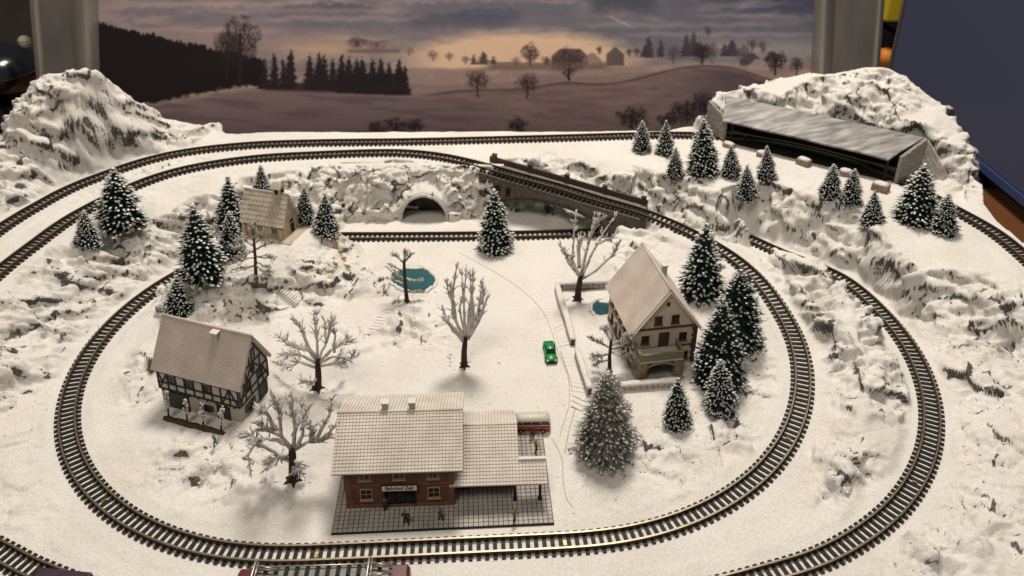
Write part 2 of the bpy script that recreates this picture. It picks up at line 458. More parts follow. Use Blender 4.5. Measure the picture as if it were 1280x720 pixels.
# left hill
for p in ((22, 128, 535), (34, 108, 542), (46, 96, 548), (75, 89, 553), (60, 91, 550), (95, 88, 556), (112, 89, 560), (125, 97, 566), (150, 110, 578), (180, 131, 590), (205, 150, 600), (235, 152, 606), (262, 166, 612), (300, 169, 614), (340, 172, 616)):
    cy(*p)
for p in ((0, 176, 515), (-30, 190, 505), (60, 120, 537), (100, 120, 545), (140, 140, 560), (30, 160, 522), (90, 165, 530), (140, 175, 548), (50, 205, 515), (200, 168, 585), (0, 225, 492)):
    cy(*p)
for p in ((0, 265, 39), (50, 240, 40), (100, 216, 39), (150, 200, 38), (200, 186, 38), (250, 178, 37.5), (300, 174, 37)): c(*p)
for x, y, z in ((-400, 600, 30), (-345, 622, 50), (-290, 628, 30), (-400, 540, 40), (-385, 585, 50), (-250, 632, 30), (-400, 480, 30), (-400, 400, 30), (-400, 300, 20), (-400, 190, 0), (-352, 590, 80), (-330, 592, 86), (-372, 560, 62), (-318, 585, 84), (-200, 190, 0), (0, 190, 0), (200, 190, 0), (346, 190, 0), (346, 300, 25), (330, 350, 36), (346, 450, 34), (330, 420, 36), (-340, 360, 35), (-330, 310, 28)):
    cp(x, y, z)
# right hill: its front stands behind the shed, its end comes round to the front on the right
for p in ((880, 140, 622), (900, 113, 632), (930, 109, 636), (985, 98, 634), (1030, 93, 626), (1080, 83, 612), (1110, 83, 602), (1140, 99, 592), (1180, 129, 570), (1187, 142, 560), (1215, 181, 530), (1222, 225, 508)):
    cy(*p)
for x, y, z in ((181, 632, 67), (215, 612, 68), (250, 588, 69), (285, 562, 69), (306, 544, 69), (316, 530, 62), (318, 516, 44), (322, 506, 37),
                (186, 624, 36), (215, 604, 36), (250, 580, 36), (283, 555, 36), (302, 540, 36), (310, 528, 36), (176, 640, 60), (160, 632, 36),
                (200, 655, 60), (250, 655, 75), (300, 640, 70), (340, 600, 50), (346, 560, 40), (160, 660, 20), (346, 672, 20), (346, 520, 30), (120, 640, 30)):
    cp(x, y, z)

CT_PTS = np.array(ctrl)
# drop control points that lie on a track bed, then add the beds themselves
keep = np.ones(len(CT_PTS), bool)
for T in TRACKS:
    d = np.min(np.hypot(CT_PTS[:, None, 0] - T[None, ::2, 0], CT_PTS[:, None, 1] - T[None, ::2, 1]), axis=1)
    keep &= d > 9.5
CT_PTS = CT_PTS[keep]
beds = []
for T in TRACKS:
    for i in range(0, len(T), 8):
        a = T[max(i - 2, 0)]; b = T[min(i + 2, len(T) - 1)]; d = (b - a)[:2]; d /= np.linalg.norm(d) + 1e-9
        for s_ in (-8, 0, 8):
            beds.append((T[i][0] - d[1] * s_, T[i][1] + d[0] * s_, T[i][2]))
ALLP = np.r_[CT_PTS, np.array(beds)]
ALLP = ALLP[(ALLP[:, 0] > GX0 - 40) & (ALLP[:, 0] < GX1 + 40) & (ALLP[:, 1] > GY0 - 40) & (ALLP[:, 1] < GY1 + 40)]
_, ui = np.unique((ALLP[:, :2] / 2.5).round().astype(int), axis=0, return_index=True)
ALLP = ALLP[ui]
res = geometry.delaunay_2d_cdt([Vector((p[0], p[1])) for p in ALLP], [], [], 0, 1e-4)
dv = np.array([(v.x, v.y) for v in res[0]]); orig = [o[0] if o else -1 for o in res[3]]
dz = np.array([ALLP[i][2] if i >= 0 else 0 for i in orig])
ZZ = np.full(XX.shape, 0.0)
for t in res[2]:
    (x0, y0), (x1, y1), (x2, y2) = dv[t[0]], dv[t[1]], dv[t[2]]
    den = (y1 - y2) * (x0 - x2) + (x2 - x1) * (y0 - y2)
    if abs(den) < 1e-9: continue
    i0 = max(int((min(x0, x1, x2) - GX0) / GD), 0); i1 = min(int((max(x0, x1, x2) - GX0) / GD) + 2, nx)
    j0 = max(int((min(y0, y1, y2) - GY0) / GD), 0); j1 = min(int((max(y0, y1, y2) - GY0) / GD) + 2, ny)
    if i0 >= i1 or j0 >= j1: continue
    X = XX[j0:j1, i0:i1]; Y = YY[j0:j1, i0:i1]
    a = ((y1 - y2) * (X - x2) + (x2 - x1) * (Y - y2)) / den; b = ((y2 - y0) * (X - x2) + (x0 - x2) * (Y - y2)) / den; g = 1 - a - b
    ins = (a > -1e-6) & (b > -1e-6) & (g > -1e-6)
    ZZ[j0:j1, i0:i1][ins] = (a * dz[t[0]] + b * dz[t[1]] + g * dz[t[2]])[ins]
ZZ = blur(blur(ZZ, 2), 2)
gyy, gxx = np.gradient(blur(ZZ, 3), GD)
SLOPE = np.hypot(gxx, gyy)

# distance to, and height of, the nearest track
TD = np.full(XX.shape, 99.0); TZ = np.zeros(XX.shape)
for T in TRACKS:
    for p in T[::2]:
        i0 = max(int((p[0] - 22 - GX0) / GD), 0); i1 = min(int((p[0] + 22 - GX0) / GD), nx)
        j0 = max(int((p[1] - 22 - GY0) / GD), 0); j1 = min(int((p[1] + 22 - GY0) / GD), ny)
        if i0 >= i1 or j0 >= j1: continue
        d = np.hypot(XX[j0:j1, i0:i1] - p[0], YY[j0:j1, i0:i1] - p[1])
        sub = TD[j0:j1, i0:i1]; nr = d < sub
        sub[nr] = d[nr]; TZ[j0:j1, i0:i1][nr] = p[2]

# rockiness: steep ground, plus lumps where the photograph shows boulders
ROCK = sstep(0.30, 0.85, SLOPE)
for px, py, z, r, a in ((60, 370, 20, 26, .5), (120, 385, 8, 20, .45), (20, 470, 8, 26, .5), (20, 560, 3, 24, .4), (20, 640, 1, 22, .3), (515, 412, 1, 18, .95), (545, 425, 0, 15, .8), (490, 420, 1, 14, .7), (270, 585, 2, 20, .75), (225, 575, 2, 16, .7), (180, 460, 3, 12, .95), (172, 495, 2, 10, .7), (440, 425, 1, 16, .6), (330, 560, 1, 12, .4), (390, 520, 1, 14, .3), (560, 450, 0, 12, .5),
                        (830, 575, 2, 22, .5), (905, 540, 2, 18, .7), (945, 490, 3, 10, .6), (760, 600, 1, 20, .25), (440, 350, 4, 18, 1.), (478, 360, 1, 14, .9), (410, 345, 10, 22, 1.), (390, 350, 10, 16, .8), (1230, 560, 5, 30, .6), (1240, 640, 3, 30, .6), (1160, 690, 1, 22, .7), (1220, 480, 6, 26, .8), (1250, 420, 18, 30, .9), (1060, 570, 5, 16, .8), (1040, 600, 3, 12, .8),
                        (690, 205, 33, 20, .5), (830, 200, 36, 18, .3), (1010, 255, 35, 26, .4), (1050, 250, 36, 20, .3), (790, 320, 10, 18, .8), (950, 460, 3, 10, .6), (1020, 380, 14, 22, .9), (1070, 470, 12, 18, .9), (60, 170, 70, 60, .5), (130, 150, 75, 60, .5), (520, 330, 0, 10, .25), (540, 352, 0, 12, .3), (440, 420, 1, 16, .3), (700, 440, .5, 10, .15), (330, 380, 6, 16, .7), (280, 385, 6, 18, .8)):
    p = at(px, py, z)
    ROCK = np.maximum(ROCK, a * np.exp(-((XX - p[0]) ** 2 + (YY - p[1]) ** 2) / (r * r)))
bed = 1 - sstep(8.0, 15.0, TD)
wx = XX + 0.35 * ZZ + 6 * fbm(XX / 26, YY / 26, 3, 3); wy = YY + 1.0 * ZZ + 6 * fbm(XX / 26, YY / 26, 31, 3)
# on the right hand slopes the creases run obliquely down the hill
rot = sstep(60, 130, XX) * sstep(395, 440, YY)
ca_, sa_ = 0.90, 0.43
rx_ = (wx * ca_ + wy * sa_) * 1.25; ry_ = (-wx * sa_ + wy * ca_) * 0.62
ux = wx * (1 - (rot > .5)) + rx_ * (rot > .5); uy = wy * (1 - (rot > .5)) + ry_ * (rot > .5)
c1, e1 = facets(ux / 17, uy / 13, 5, 1.0)
c2, e2 = facets(ux / 7.5 + 0.25 * fbm(XX / 7, YY / 7, 11, 2), uy / 6.0, 9, 0.9)
c3, e3 = facets(ux / 3.2, uy / 2.8, 19, 0.8)
brk = fbm(XX / 17, (YY + ZZ) / 17, 83, 3)
crag = 6.0 * c1 + 3.7 * c2 + 1.7 * c3 + 2.4 * brk - 1.1 * (1 - sstep(0.0, 0.16, e1)) - 0.5 * (1 - sstep(0.0, 0.2, e2))
CRK = (1 - sstep(0.02, 0.13, e1)) * sstep(-0.25, 0.12, brk) + 0.9 * (1 - sstep(0.02, 0.14, e2)) * sstep(0.0, 0.35, fbm(XX / 13, (YY + ZZ) / 13, 87, 3)) + 0.75 * (1 - sstep(0.02, 0.2, e3)) * sstep(0.08, 0.4, fbm(XX / 11, (YY + ZZ) / 11, 97, 3))
crag = 0.5 * crag + 0.5 * blur(crag, 1) + 0.5 * fbm(ux / 2.6, uy / 2.6, 101, 2)
lump = 1.3 * fbm(XX / 14, YY / 14, 41, 4)
hillamp = 1.0 - 0.1 * sstep(45, 70, ZZ)
REL = ROCK * crag * hillamp + (0.15 + 0.5 * ROCK) * lump + 0.45 * fbm(XX / 38, YY / 30, 141, 3) + 0.10 * fbm(XX / 3.2, YY / 3.2, 51, 3) * (1 + 3 * ROCK)
calm = np.zeros(XX.shape)        # trodden flat places: road, yards, house plots
for px, py, z, r in ((560, 480, 0, 40), (640, 380, 0, 34), (660, 480, 0, 30), (620, 330, 0, 30), (560, 640, 0, 60), (560, 600, 0, 40), (630, 560, 0, 40), (480, 295, 0, 26), (550, 295, 0, 26), (800, 440, 4, 26), (760, 410, 3, 14), (270, 500, 3, 26), (340, 290, 25, 18), (530, 280, 0, 14)):
    p = at(px, py, z)
    calm = np.maximum(calm, np.exp(-(((XX - p[0]) ** 2 + (YY - p[1]) ** 2) / (r * r)) ** 2))
REL *= 1 - 0.9 * calm
ZT = ZZ + REL
for px, py, z, ax, ay, h in ((70, 362, 20, 22, 13, 5), (518, 410, 0, 10, 8, 3), (545, 405, 0, 7, 5, 2.2), (360, 450, 2, 7, 5, 2.5), (435, 452, 1, 8, 5, 2), (270, 583, 2, 9, 6, 2.5), (245, 595, 1, 8, 5, 2), (1050, 590, 2, 9, 8, 4), (1165, 690, 1, 12, 8, 3.5), (1215, 680, 2, 10, 9, 3), (170, 470, 2, 7, 12, 3.5), (180, 440, 3, 7, 8, 3), (900, 545, 2, 10, 6, 2.2), (830, 560, 2, 16, 9, 1.8)):
    p = at(px, py, z)
    ZT += h * np.exp(-(((XX - p[0]) / ax) ** 2 + ((YY - p[1]) / ay) ** 2) ** 1.5) * (1 + 0.3 * fbm(XX / 5, YY / 5, 61, 3))
RELW = REL * (1 - bed)
ZT = ZT * (1 - bed) + (TZ + 0.12 * fbm(XX / 4, YY / 4, 55, 3)) * bed
# snow banked a little against the beds
ZT += 0.35 * np.exp(-((TD - 12.5) / 3.0) ** 2) * (1 + fbm(XX / 9, YY / 9, 77, 2))


def hz(x, y):
    i = min(max((x - GX0) / GD, 0), nx - 1.001); j = min(max((y - GY0) / GD, 0), ny - 1.001)
    a, b = int(i), int(j); u, v = i - a, j - b
    return float((ZT[b, a] * (1 - u) + ZT[b, a + 1] * u) * (1 - v) + (ZT[b + 1, a] * (1 - u) + ZT[b + 1, a + 1] * u) * v)


def hit(px, py, dz=0.0):
    """where the line of sight through a photograph pixel meets the terrain"""
    d = ray(px, py); P0 = np.array([0, 0, HC]); t = 150.0
    while t < 900:
        P = P0 + d * t
        if P[2] < hz(P[0], P[1]):
            lo, hi = t - 2, t
            for _ in range(8):
                m = (lo + hi) / 2; P = P0 + d * m
                if P[2] < hz(P[0], P[1]): hi = m
                else: lo = m
            P = P0 + d * hi; P[2] = hz(P[0], P[1]) + dz
            return P
        t += 2
    return at(px, py, 36)


def flatten(cx, cy_, hx, hy, rz, z, fade=4.0):
    """a level plot for a building"""
    global ZT, RELW
    cr, sr = math.cos(rz), math.sin(rz)
    u = (XX - cx) * cr + (YY - cy_) * sr; v = -(XX - cx) * sr + (YY - cy_) * cr
    d = np.maximum(np.abs(u) - hx, np.abs(v) - hy)
    w = 1 - sstep(0, fade, d)
    w *= 1 - (TD < 7.5)
    ZT = ZT * (1 - w) + z * w
    RELW = RELW * (1 - w)


R_ = math.radians
flatten(-158.6, 330.5, 25, 15, R_(-15.5), 2.9, 6)
flatten(78.6, 379.4, 21, 26, R_(9.5), 3.9, 5)
flatten(82, 346, 22, 10, R_(9.5), 3.9, 3)
flatten(-162.7, 471.6, 17, 12, R_(-16), 24.9, 5)
flatten(-66.5, 536, 19, 11.5, 0, -0.2, 1.5)
flatten(228, 573, 66, 17, R_(-35), 35.4, 3)
flatten(-32, 277, 48, 30, R_(3.2), 0.0, 3)


P1 = at(516, 351, 0); P2 = at(752, 386, 2.2)
flatten(P1[0], P1[1], 13, 13, 0, -0.7, 4)
flatten(P2[0], P2[1], 4, 5, 0, P2[2] - 0.6, 3)


def terrain_mesh(name, Z, keepmask, rockv):
    idx = np.full(Z.shape, -1, int)
    quad = keepmask[:-1, :-1] & keepmask[1:, :-1] & keepmask[:-1, 1:] & keepmask[1:, 1:]
    used = np.zeros(Z.shape, bool)
    used[:-1, :-1] |= quad; used[1:, :-1] |= quad; used[:-1, 1:] |= quad; used[1:, 1:] |= quad
    idx[used] = np.arange(used.sum())
    base = Z - RELW
    by_, bx_ = np.gradient(blur(blur(base, 2), 2), GD); nn = 1 / np.sqrt(1 + bx_ ** 2 + by_ ** 2)
    V = np.stack([(XX - bx_ * nn * RELW)[used], (YY - by_ * nn * RELW)[used], (base + nn * RELW)[used]], 1)
    q = np.stack([idx[:-1, :-1][quad], idx[:-1, 1:][quad], idx[1:, 1:][quad], idx[1:, :-1][quad]], 1)
    me = bpy.data.meshes.new(name)
    me.vertices.add(len(V)); me.vertices.foreach_set('co', V.astype(np.float32).ravel())
    me.loops.add(q.size); me.loops.foreach_set('vertex_index', q.ravel().astype(np.int32))
    me.polygons.add(len(q)); me.polygons.foreach_set('loop_start', np.arange(0, q.size, 4, dtype=np.int32)); me.polygons.foreach_set('loop_total', np.full(len(q), 4, np.int32))
    me.polygons.foreach_set('use_smooth', np.ones(len(q), bool))
    me.update(calc_edges=True)
    at_ = me.attributes.new('rock', 'FLOAT', 'POINT'); at_.data.foreach_set('value', rockv[used].astype(np.float32))
    return me


def board_right(Y):
    return np.interp(Y, [180, 400, 440, 482, 508, 530, 560, 600, 672], [345, 330, 323, 322, 333, 340, 345, 345, 345])


def finish_terrain():
    gy_, gx_ = np.gradient(ZT, GD)
    sl = np.hypot(gx_, gy_)
    big = blur(ROCK, 3)
    # bare rock shows where the relief is too steep to hold snow
    ex = sl - 1.1 * blur(sl, 7) - 0.2
    rock = 0.60 * np.clip(CRK, 0, 1) * sstep(0.12, 0.45, big) * sstep(0.15, 0.7, sl) + 0.36 * sstep(0.3, 1.3, ex) * sstep(0.15, 0.5, big) + 0.05 * big - 0.03
    rock *= 1 - bed
    km = (XX < board_right(YY)) & (YY < np.interp(XX, [-400, -200, -150, 120, 160, 200, 346], [628, 628, 620, 622, 640, 664, 664])) & (YY > 188)
    me = terrain_mesh('terrain', ZT, km, rock)
    me.materials.append(M['terrain'])
    tag(link('terrain', me), 'snow covered plaster landscape of hills, banks and rock with level track beds', None, None, 'structure')
    # the sawn edge of the base board on the right and along the back
    mb = MB()
    ys = np.linspace(189, 664, 120)
    for a, b in zip(ys[:-1], ys[1:]):
        xa, xb = float(board_right(a)) - 1.2, float(board_right(b)) - 1.2
        mb.add([(xa, a, hz(xa, a) - 0.5), (xb, b, hz(xb, b) - 0.5), (xb + 0.4, b, -30), (xa + 0.4, a, -30)], [(0, 1, 2, 3)])
    tag(mb.build('base_board_edge', M['snow']), None, None, None, 'structure')
    mb = MB(); mb.box((0, 100, -34), (2600, 1500, 6))
    tag(mb.build('table_top', M['wood_table']), None, None, None, 'structure')
# ------------------------------------------------------------------ cliff with the arched portal (a folded sheet, so that it can be truly steep)
PXC = -66.5; PY0 = 531.0; PAX = 16.6; PAZ = 19.5


def cliff():
    us = np.arange(-152, -6, 0.8); vs = np.linspace(0, 1, 64)
    U, V = np.meshgrid(us, vs)
    by = np.interp(U, [-152, -130, -100, -67, -30, -6], [536, 528, 529, 532, 533, 537]); ty = np.interp(U, [-152, -130, -60, -6], [552, 553, 555, 553])
    rise = sstep(0, 0.86, V); zz = -2 + 38.3 * np.interp(V, [0, .2, .5, .78, .88, 1], [0, .26, .66, .95, 1.0, .985])
    yy = by + (ty - by) * np.interp(V, [0, .2, .5, .78, .88, 1], [0, .10, .34, .66, .86, 1.12])
    w1 = U + 7 * fbm(U / 19, V * 2.4, 5, 3); w2 = V * 46 + 7 * fbm(U / 19 + 7, V * 2.4, 8, 3)
    rid = 1 - 2 * np.abs(fbm(w1 / 15 + w2 / 40, w2 / 13, 23, 5, 0.55))
    c1_, e1_ = facets(w1 / 15, w2 / 10, 15, 1.0); c2_, e2_ = facets(w1 / 6, w2 / 4.6, 25, .9)
    rel = 1.6 * (rid - 0.55) + 5.6 * c1_ + 3.2 * c2_ + .7 * fbm(U / 5, V * 9, 19, 3) - 1.1 * (1 - sstep(0, .14, e1_))
    c3_, e3_ = facets(w1 / 2.8, w2 / 2.4, 29, .8); rel = .4 * rel + .6 * blur(rel, 1) + 1.2 * c3_
    ring = np.sqrt(((U - PXC) / (PAX + 5)) ** 2 + (np.maximum(zz, 0) / (PAZ + 5)) ** 2)
    near = 1 - sstep(0.88, 1.06, ring)
    lip = 1 - sstep(0.86, 0.97, V)
    foot = sstep(0.0, 0.12, V)
    rel = rel * lip * (0.35 + 0.65 * foot) * (1 - near)
    yy = yy * (1 - near) + (PY0 + 1.2) * near * 1.0 + 0.0
    yy = yy - 0.75 * rel; zz = zz + 0.35 * rel * (1 - near)
    hole = (((U - PXC) / (PAX + 1.2)) ** 2 + (np.maximum(zz, 0) / (PAZ + 1.2)) ** 2) < 1
    idx = -np.ones(U.shape, int); keep_ = ~hole
    quad = keep_[:-1, :-1] & keep_[1:, :-1] & keep_[:-1, 1:] & keep_[1:, 1:]
    idx = np.arange(U.size).reshape(U.shape)
    q = np.stack([idx[:-1, :-1][quad], idx[:-1, 1:][quad], idx[1:, 1:][quad], idx[1:, :-1][quad]], 1)
    me = bpy.data.meshes.new('rock_cliff')
    me.from_pydata(np.stack([U, yy, zz], 2).reshape(-1, 3).tolist(), [], q.tolist())
    me.polygons.foreach_set('use_smooth', np.ones(len(q), bool)); me.update()
    dy = np.abs(np.gradient(rel, axis=1)) / 0.8 + np.abs(np.gradient(rel, axis=0)) / 0.7
    nb_ = fbm(U / 14, V * 3, 33, 3)
    rk = 0.52 * (1 - sstep(.02, .12, e1_)) * sstep(-.2, .2, nb_) + .46 * (1 - sstep(.02, .15, e2_)) * sstep(-.1, .3, fbm(U / 9, V * 5, 37, 3)) + .28 * sstep(1.4, 3.2, dy) + .05
    t = me.attributes.new('rock', 'FLOAT', 'POINT'); t.data.foreach_set('value', (rk * lip).astype(np.float32).ravel())
    me.materials.append(M['terrain'])
    tag(link('rock_cliff', me), 'craggy snow dusted rock face round the dark arched tunnel mouth', None, None, 'structure')


finish_terrain()
cliff()

M['stone_dark'] = mat('dark_stone', (0.055, 0.043, 0.034), 0.85, 0, (0.10, 0.08, 0.062), 0.5, 0.25, 1.2)
M['stone_grey'] = mat('grey_stone', (0.20, 0.185, 0.16), 0.9, 0, (0.36, 0.335, 0.30), 0.6, 0.5, 0.9)
M['stone_frost'] = mat('frosted_stone', (0.42, 0.40, 0.365), 0.9, 0, (0.66, 0.635, 0.59), 0.25, 0.4, 0.8)
M['niche'] = mat('painted_tunnel_lining', (0.010, 0.009, 0.008), 0.9, 0, (0.075, 0.068, 0.060), 0.14, 0.3, 0.5)

# portal: ring of frosted stone, barrel and back of a shallow blind tunnel
pt = thing('tunnel_portal', 'arched dark tunnel mouth with pale stone rim in the rock face below the upper line', 'tunnel', (PXC, PY0, 0))
def half(rx, rz, n=22): return [(rx * math.cos(math.pi * k / n), rz * math.sin(math.pi * k / n)) for k in range(n + 1)]
o_, i_ = half(PAX + 2.0, PAZ + 2.0), half(PAX, PAZ)
for k in range(0, 22, 2):
    mb = MB()
    poly = [o_[k], o_[k + 1], o_[k + 2], i_[k + 2], i_[k + 1], i_[k]]
    poly = [(u * 0.994 + 0.006 * (o_[k + 1][0]), w * 0.994 + 0.006 * o_[k + 1][1]) for u, w in poly]
    mb.prism(poly, -0.9 + 0.25 * (k % 4), 5)
    bevel(mb.build('arch_stone', M['stone_frost'], pt), 0.35)
mb = MB(); n = len(i_)
io = half(PAX + 0.3, PAZ + 0.3)
mb.add([(u, 0, w) for u, w in io] + [(u, 16, w) for u, w in io], [(k, k + 1, k + 1 + n, k + n) for k in range(n - 1)])
mb.build('lining', M['niche'], pt)
mb = MB(); mb.add([(u, 15.6, w) for u, w in half(PAX + 1, PAZ + 1)], [tuple(range(n))]); mb.build('back_wall', M['niche'], pt)

# ------------------------------------------------------------------ tracks
M['rail_side'] = mat('rail_side', (0.050, 0.038, 0.025), 0.5, 0.3, (0.090, 0.068, 0.045), 0.5)
SL_MB = MB(); SL_MB.box((0, 0, 0.15), (1.75, 12.6, 1.2))
SL_MB.box((0, 3.8, .85), (1.5, 2.0, 0.5)); SL_MB.box((0, -3.8, .85), (1.5, 2.0, 0.5))
SL_ME = SL_MB.mesh('sleeper', [M['tie']])
GA = 3.75


def frame(T):
    d = np.gradient(T, axis=0); d /= np.linalg.norm(d, axis=1)[:, None] + 1e-9
    n = np.stack([-d[:, 1], d[:, 0], 0 * d[:, 0]], 1); n /= np.linalg.norm(n, axis=1)[:, None] + 1e-9
    return d, n


def track(T, label, group='railway tracks of the layout', phase=0.0, clips=()):
    root = thing('railway_track', label, 'track', tuple(T[len(T) // 2]), 0, group)
    o0 = T[len(T) // 2]
    d, n = frame(T)
    for s_ in (-1, 1):
        mb = MB()
        c_ = T + n * (GA * s_) - o0
        prof = [(-0.75, 1.15), (-0.26, 1.35), (-0.26, 2.35), (-0.48, 2.5), (-0.42, 3.0), (0.42, 3.0), (0.48, 2.5), (0.26, 2.35), (0.26, 1.35), (0.75, 1.15)]
        P = np.stack([c_ + n * u + np.array([0, 0, w - .4]) for u, w in prof], 1)
        k = len(prof); m_ = len(T)
        vs = P.reshape(-1, 3)
        fs = []; mi = []
        for i in range(m_ - 1):
            for j in range(k - 1):
                fs.append((i * k + j, i * k + j + 1, (i + 1) * k + j + 1, (i + 1) * k + j)); mi.append(0 if j in (4,) else 1)
        b = len(mb.v); mb.v.extend(map(tuple, vs)); mb.f.extend(fs); mb.m.extend(mi); mb.sm.extend([False] * len(fs))
        mb.build('rail', [M['rail'], M['rail_side']], root, fix=False)
    Q = resample(T, 3.55); dq, _ = frame(Q)
    for i in range(len(Q) - 1):
        p = Q[i] - o0
        e = (0, -math.asin(dq[i][2]), math.atan2(dq[i][1], dq[i][0]))
        link('sleeper', SL_ME, root, tuple(p + np.array([0, 0, 0.0])), e)
    for px, py in clips:
        j = int(np.argmin([np.hypot(*(np.array(pr(q)) - (px, py))) for q in Q]))
        mb = MB(); mb.box((0, 0, 0), (1.3, 2.2, 0.6)); mb.box((0.2, 0.3, 0.4), (0.6, 1.0, 0.4))
        q = (Q[j] + Q[min(j + 1, len(Q) - 1)]) / 2
        mb.build('contact_clip', M['brass'], root, tuple(q - o0 + np.array([0, 0, 0.5])), (0, 0, math.atan2(dq[j][1], dq[j][0])))
    return root


track(T_IN_L, 'inner loop track sweeping round the left side and along in front of the station', clips=((127, 627), (393, 702)))
track(T_IN_R, 'inner loop track curving up the right side past the dark firs', clips=((702, 686), (985, 553)))
track(T_BRIDGE, 'track crossing the dark stone bridge')
track(T_UP_IN, 'upper track nearer the chapel, curving away to the left edge above the rock face')
track(T_OUT[:iO], 'rearmost upper track running along the foot of the backdrop')
track(T_OUT[iO:], 'upper track coming out of the grey snow shed at the right edge')
track(T_LOW, 'short straight lower track passing in front of the arched tunnel mouth')
track(T_RIGHT, 'outermost lower track curving round the right side beside the rock bank', clips=((1145, 600),))
track(T_NEAR, 'track in the bottom left corner beneath the train')

# ------------------------------------------------------------------ bridge
BA = np.array(at(604, 210, 35.0)); BB = np.array(at(803, 268, 21.5))
bl = float(np.hypot(*(BB - BA)[:2])); brz = math.atan2(BB[1] - BA[1], BB[0] - BA[0])
br = thing('stone_bridge', 'dark brown stone arch bridge carrying the sloping track over the lower line', 'bridge', (BA[0], BA[1], 0), brz)
zt = lambda x: 34.2 + (20.9 - 34.2) * x / bl
M['brick'] = mat('bridge_masonry', (0.070, 0.057, 0.047), 0.85, 0, (0.135, 0.112, 0.095), 0.35, 0.35, 0.9)
FY, BY = -8.2, 15.5
def intr(x):
    c_, h_ = bl * 0.44, bl * 0.40
    u = (x - c_) / h_
    return (zt(c_) - 7.5) * math.sqrt(max(0.0, 1 - u * u)) - 1 if abs(u) < 1 else -3
niches = [(bl * .055, 4.6, 4.5), (bl * .125, 4.6, 6.2), (bl * .195, 4.2, 7.6), (bl * .765, 4.4, 7.5), (bl * .835, 4.4, 5.5)]
body = MB(); face = MB()
dx = 1.0; xs = np.arange(0, bl, dx)
for x in xs:
    x1 = min(x + dx, bl); xm = (x + x1) / 2
    def slab(m, y0, y1, l0, l1, h0, h1):
        m.add([(x, y0, l0), (x1, y0, l1), (x1, y1, l1), (x, y1, l0), (x, y0, h0), (x1, y0, h1), (x1, y1, h1), (x, y1, h0)],
              ((0, 3, 2, 1), (4, 5, 6, 7), (0, 1, 5, 4), (1, 2, 6, 5), (2, 3, 7, 6), (3, 0, 4, 7)))
    l0, l1, h0, h1 = intr(x), intr(x1), zt(x), zt(x1)
    slab(body, FY + 3, BY, l0, l1, h0 - 0.02, h1 - 0.02)
    cut = None
    for nx_, w_, hh in niches:
        if abs(xm - nx_) < w_ / 2:
            top = zt(nx_) - 5.0 - (1 - math.sqrt(max(0, 1 - ((xm - nx_) / (w_ / 2)) ** 2))) * 2.2
            low = max(l0 + 2.0, top - hh - 14 * (1 if nx_ < bl * .1 else 0))
            if low < top - 0.5: cut = (low, top)
    if cut:
        slab(face, FY, FY + 3, l0, l1, cut[0], cut[0]); slab(face, FY, FY + 3, cut[1], cut[1], h0, h1)
    else:
        slab(face, FY, FY + 3, l0, l1, h0, h1)
body.build('arch_body', M['stone_dark'], br, fix=False)
face.build('spandrel_wall', M['brick'], br, fix=False)
for nx_, w_, hh in niches:                      # small arch rings
    mb = MB(); zc_ = zt(nx_) - 5.0 - 2.2
    pts = [(nx_ + (w_ / 2 + .5) * math.cos(math.pi * k / 8), FY - .25, zc_ + (2.2 + .5) * math.sin(math.pi * k / 8)) for k in range(9)]
    for a_, b_ in zip(pts[:-1], pts[1:]): mb.bar(a_, b_, .9, .8, up=(0, 1, 0))
    mb.build('arch_ring', M['stone_dark'], br)
mb = MB()                                        # main arch ring
pts = [(x, FY - .35, intr(x) + .9) for x in np.linspace(bl * .045, bl * .835, 40)]
for a_, b_ in zip(pts[:-1], pts[1:]): mb.bar(a_, b_, 1.0, 1.9, up=(0, 1, 0))
mb.build('main_arch_ring', M['stone_dark'], br)
mb = MB(); mb.bar((0, FY + .2, zt(0) + .25), (bl, FY + .2, zt(bl) + .25), 1.6, .9); mb.build('front_coping', M['brick'], br)
M['walk'] = mat('walkway', (0.17, 0.145, 0.125), 0.8, 0, (0.24, 0.21, 0.185), 0.3)
mb = MB(); mb.bar((0, 10.2, zt(0) + .3), (bl, 10.2, zt(bl) + .3), 6.0, .7); mb.build('walkway', M['walk'], br)
mb = MB(); mb.bar((-1, 14.6, zt(0) + 2.2), (bl, 14.6, zt(bl) + 2.2), 1.6, 5.0); mb.build('parapet', M['stone_dark'], br)
for k in range(5):
    x = 3 + k * (bl - 6) / 4
    mb = MB(); mb.box((x, 14.6, zt(x) + 3.2), (3.2, 2.6, 7)); mb.box((x, 14.6, zt(x) + 6.9), (3.8, 3.0, .7))
    mb.build('pier_cap', M['stone_dark'], br)

# ------------------------------------------------------------------ snow shed over the rear line
M['shed_roof'] = mat('brushed_grey_roof', (0.12, 0.118, 0.115), 0.5, 0.15, (0.38, 0.365, 0.345), 0.06, 0.25, 0.5, stretch=(1, 4.5, 1), detail=6)
sFL, sFR, sBR, sBL = [np.array(p, float) for p in ((168.5, 596, 55), (271, 524, 54), (300, 536, 66), (176, 621, 67))]
sh = thing('snow_shed', 'long grey roofed snow shed with dark interior cut into the right hand hill', 'shed', (220, 560, ZU))
o0 = np.array([220, 560, ZU])
ax_ = (sFR - sFL)[:2]; ang = math.atan2(ax_[1], ax_[0])
mb = MB(); N_ = 30
rows = [[], []]
for k in range(N_ + 1):
    t = k / N_
    f = sFL * (1 - t) + sFR * t; b = sBL * (1 - t) + sBR * t
    f = f + np.array([0, 0, 0.7 * math.sin(t * 3.0) + 0.25 * math.sin(t * 17)])
    rows[0].append(f - o0); rows[1].append(b - o0)
vs = []
for k in range(N_ + 1):
    for j in range(7):
        u = j / 6; p = rows[0][k] * (1 - u) + rows[1][k] * u + np.array([0, 0, 0.5 * math.sin(u * 3.1)])
        vs.append(p)
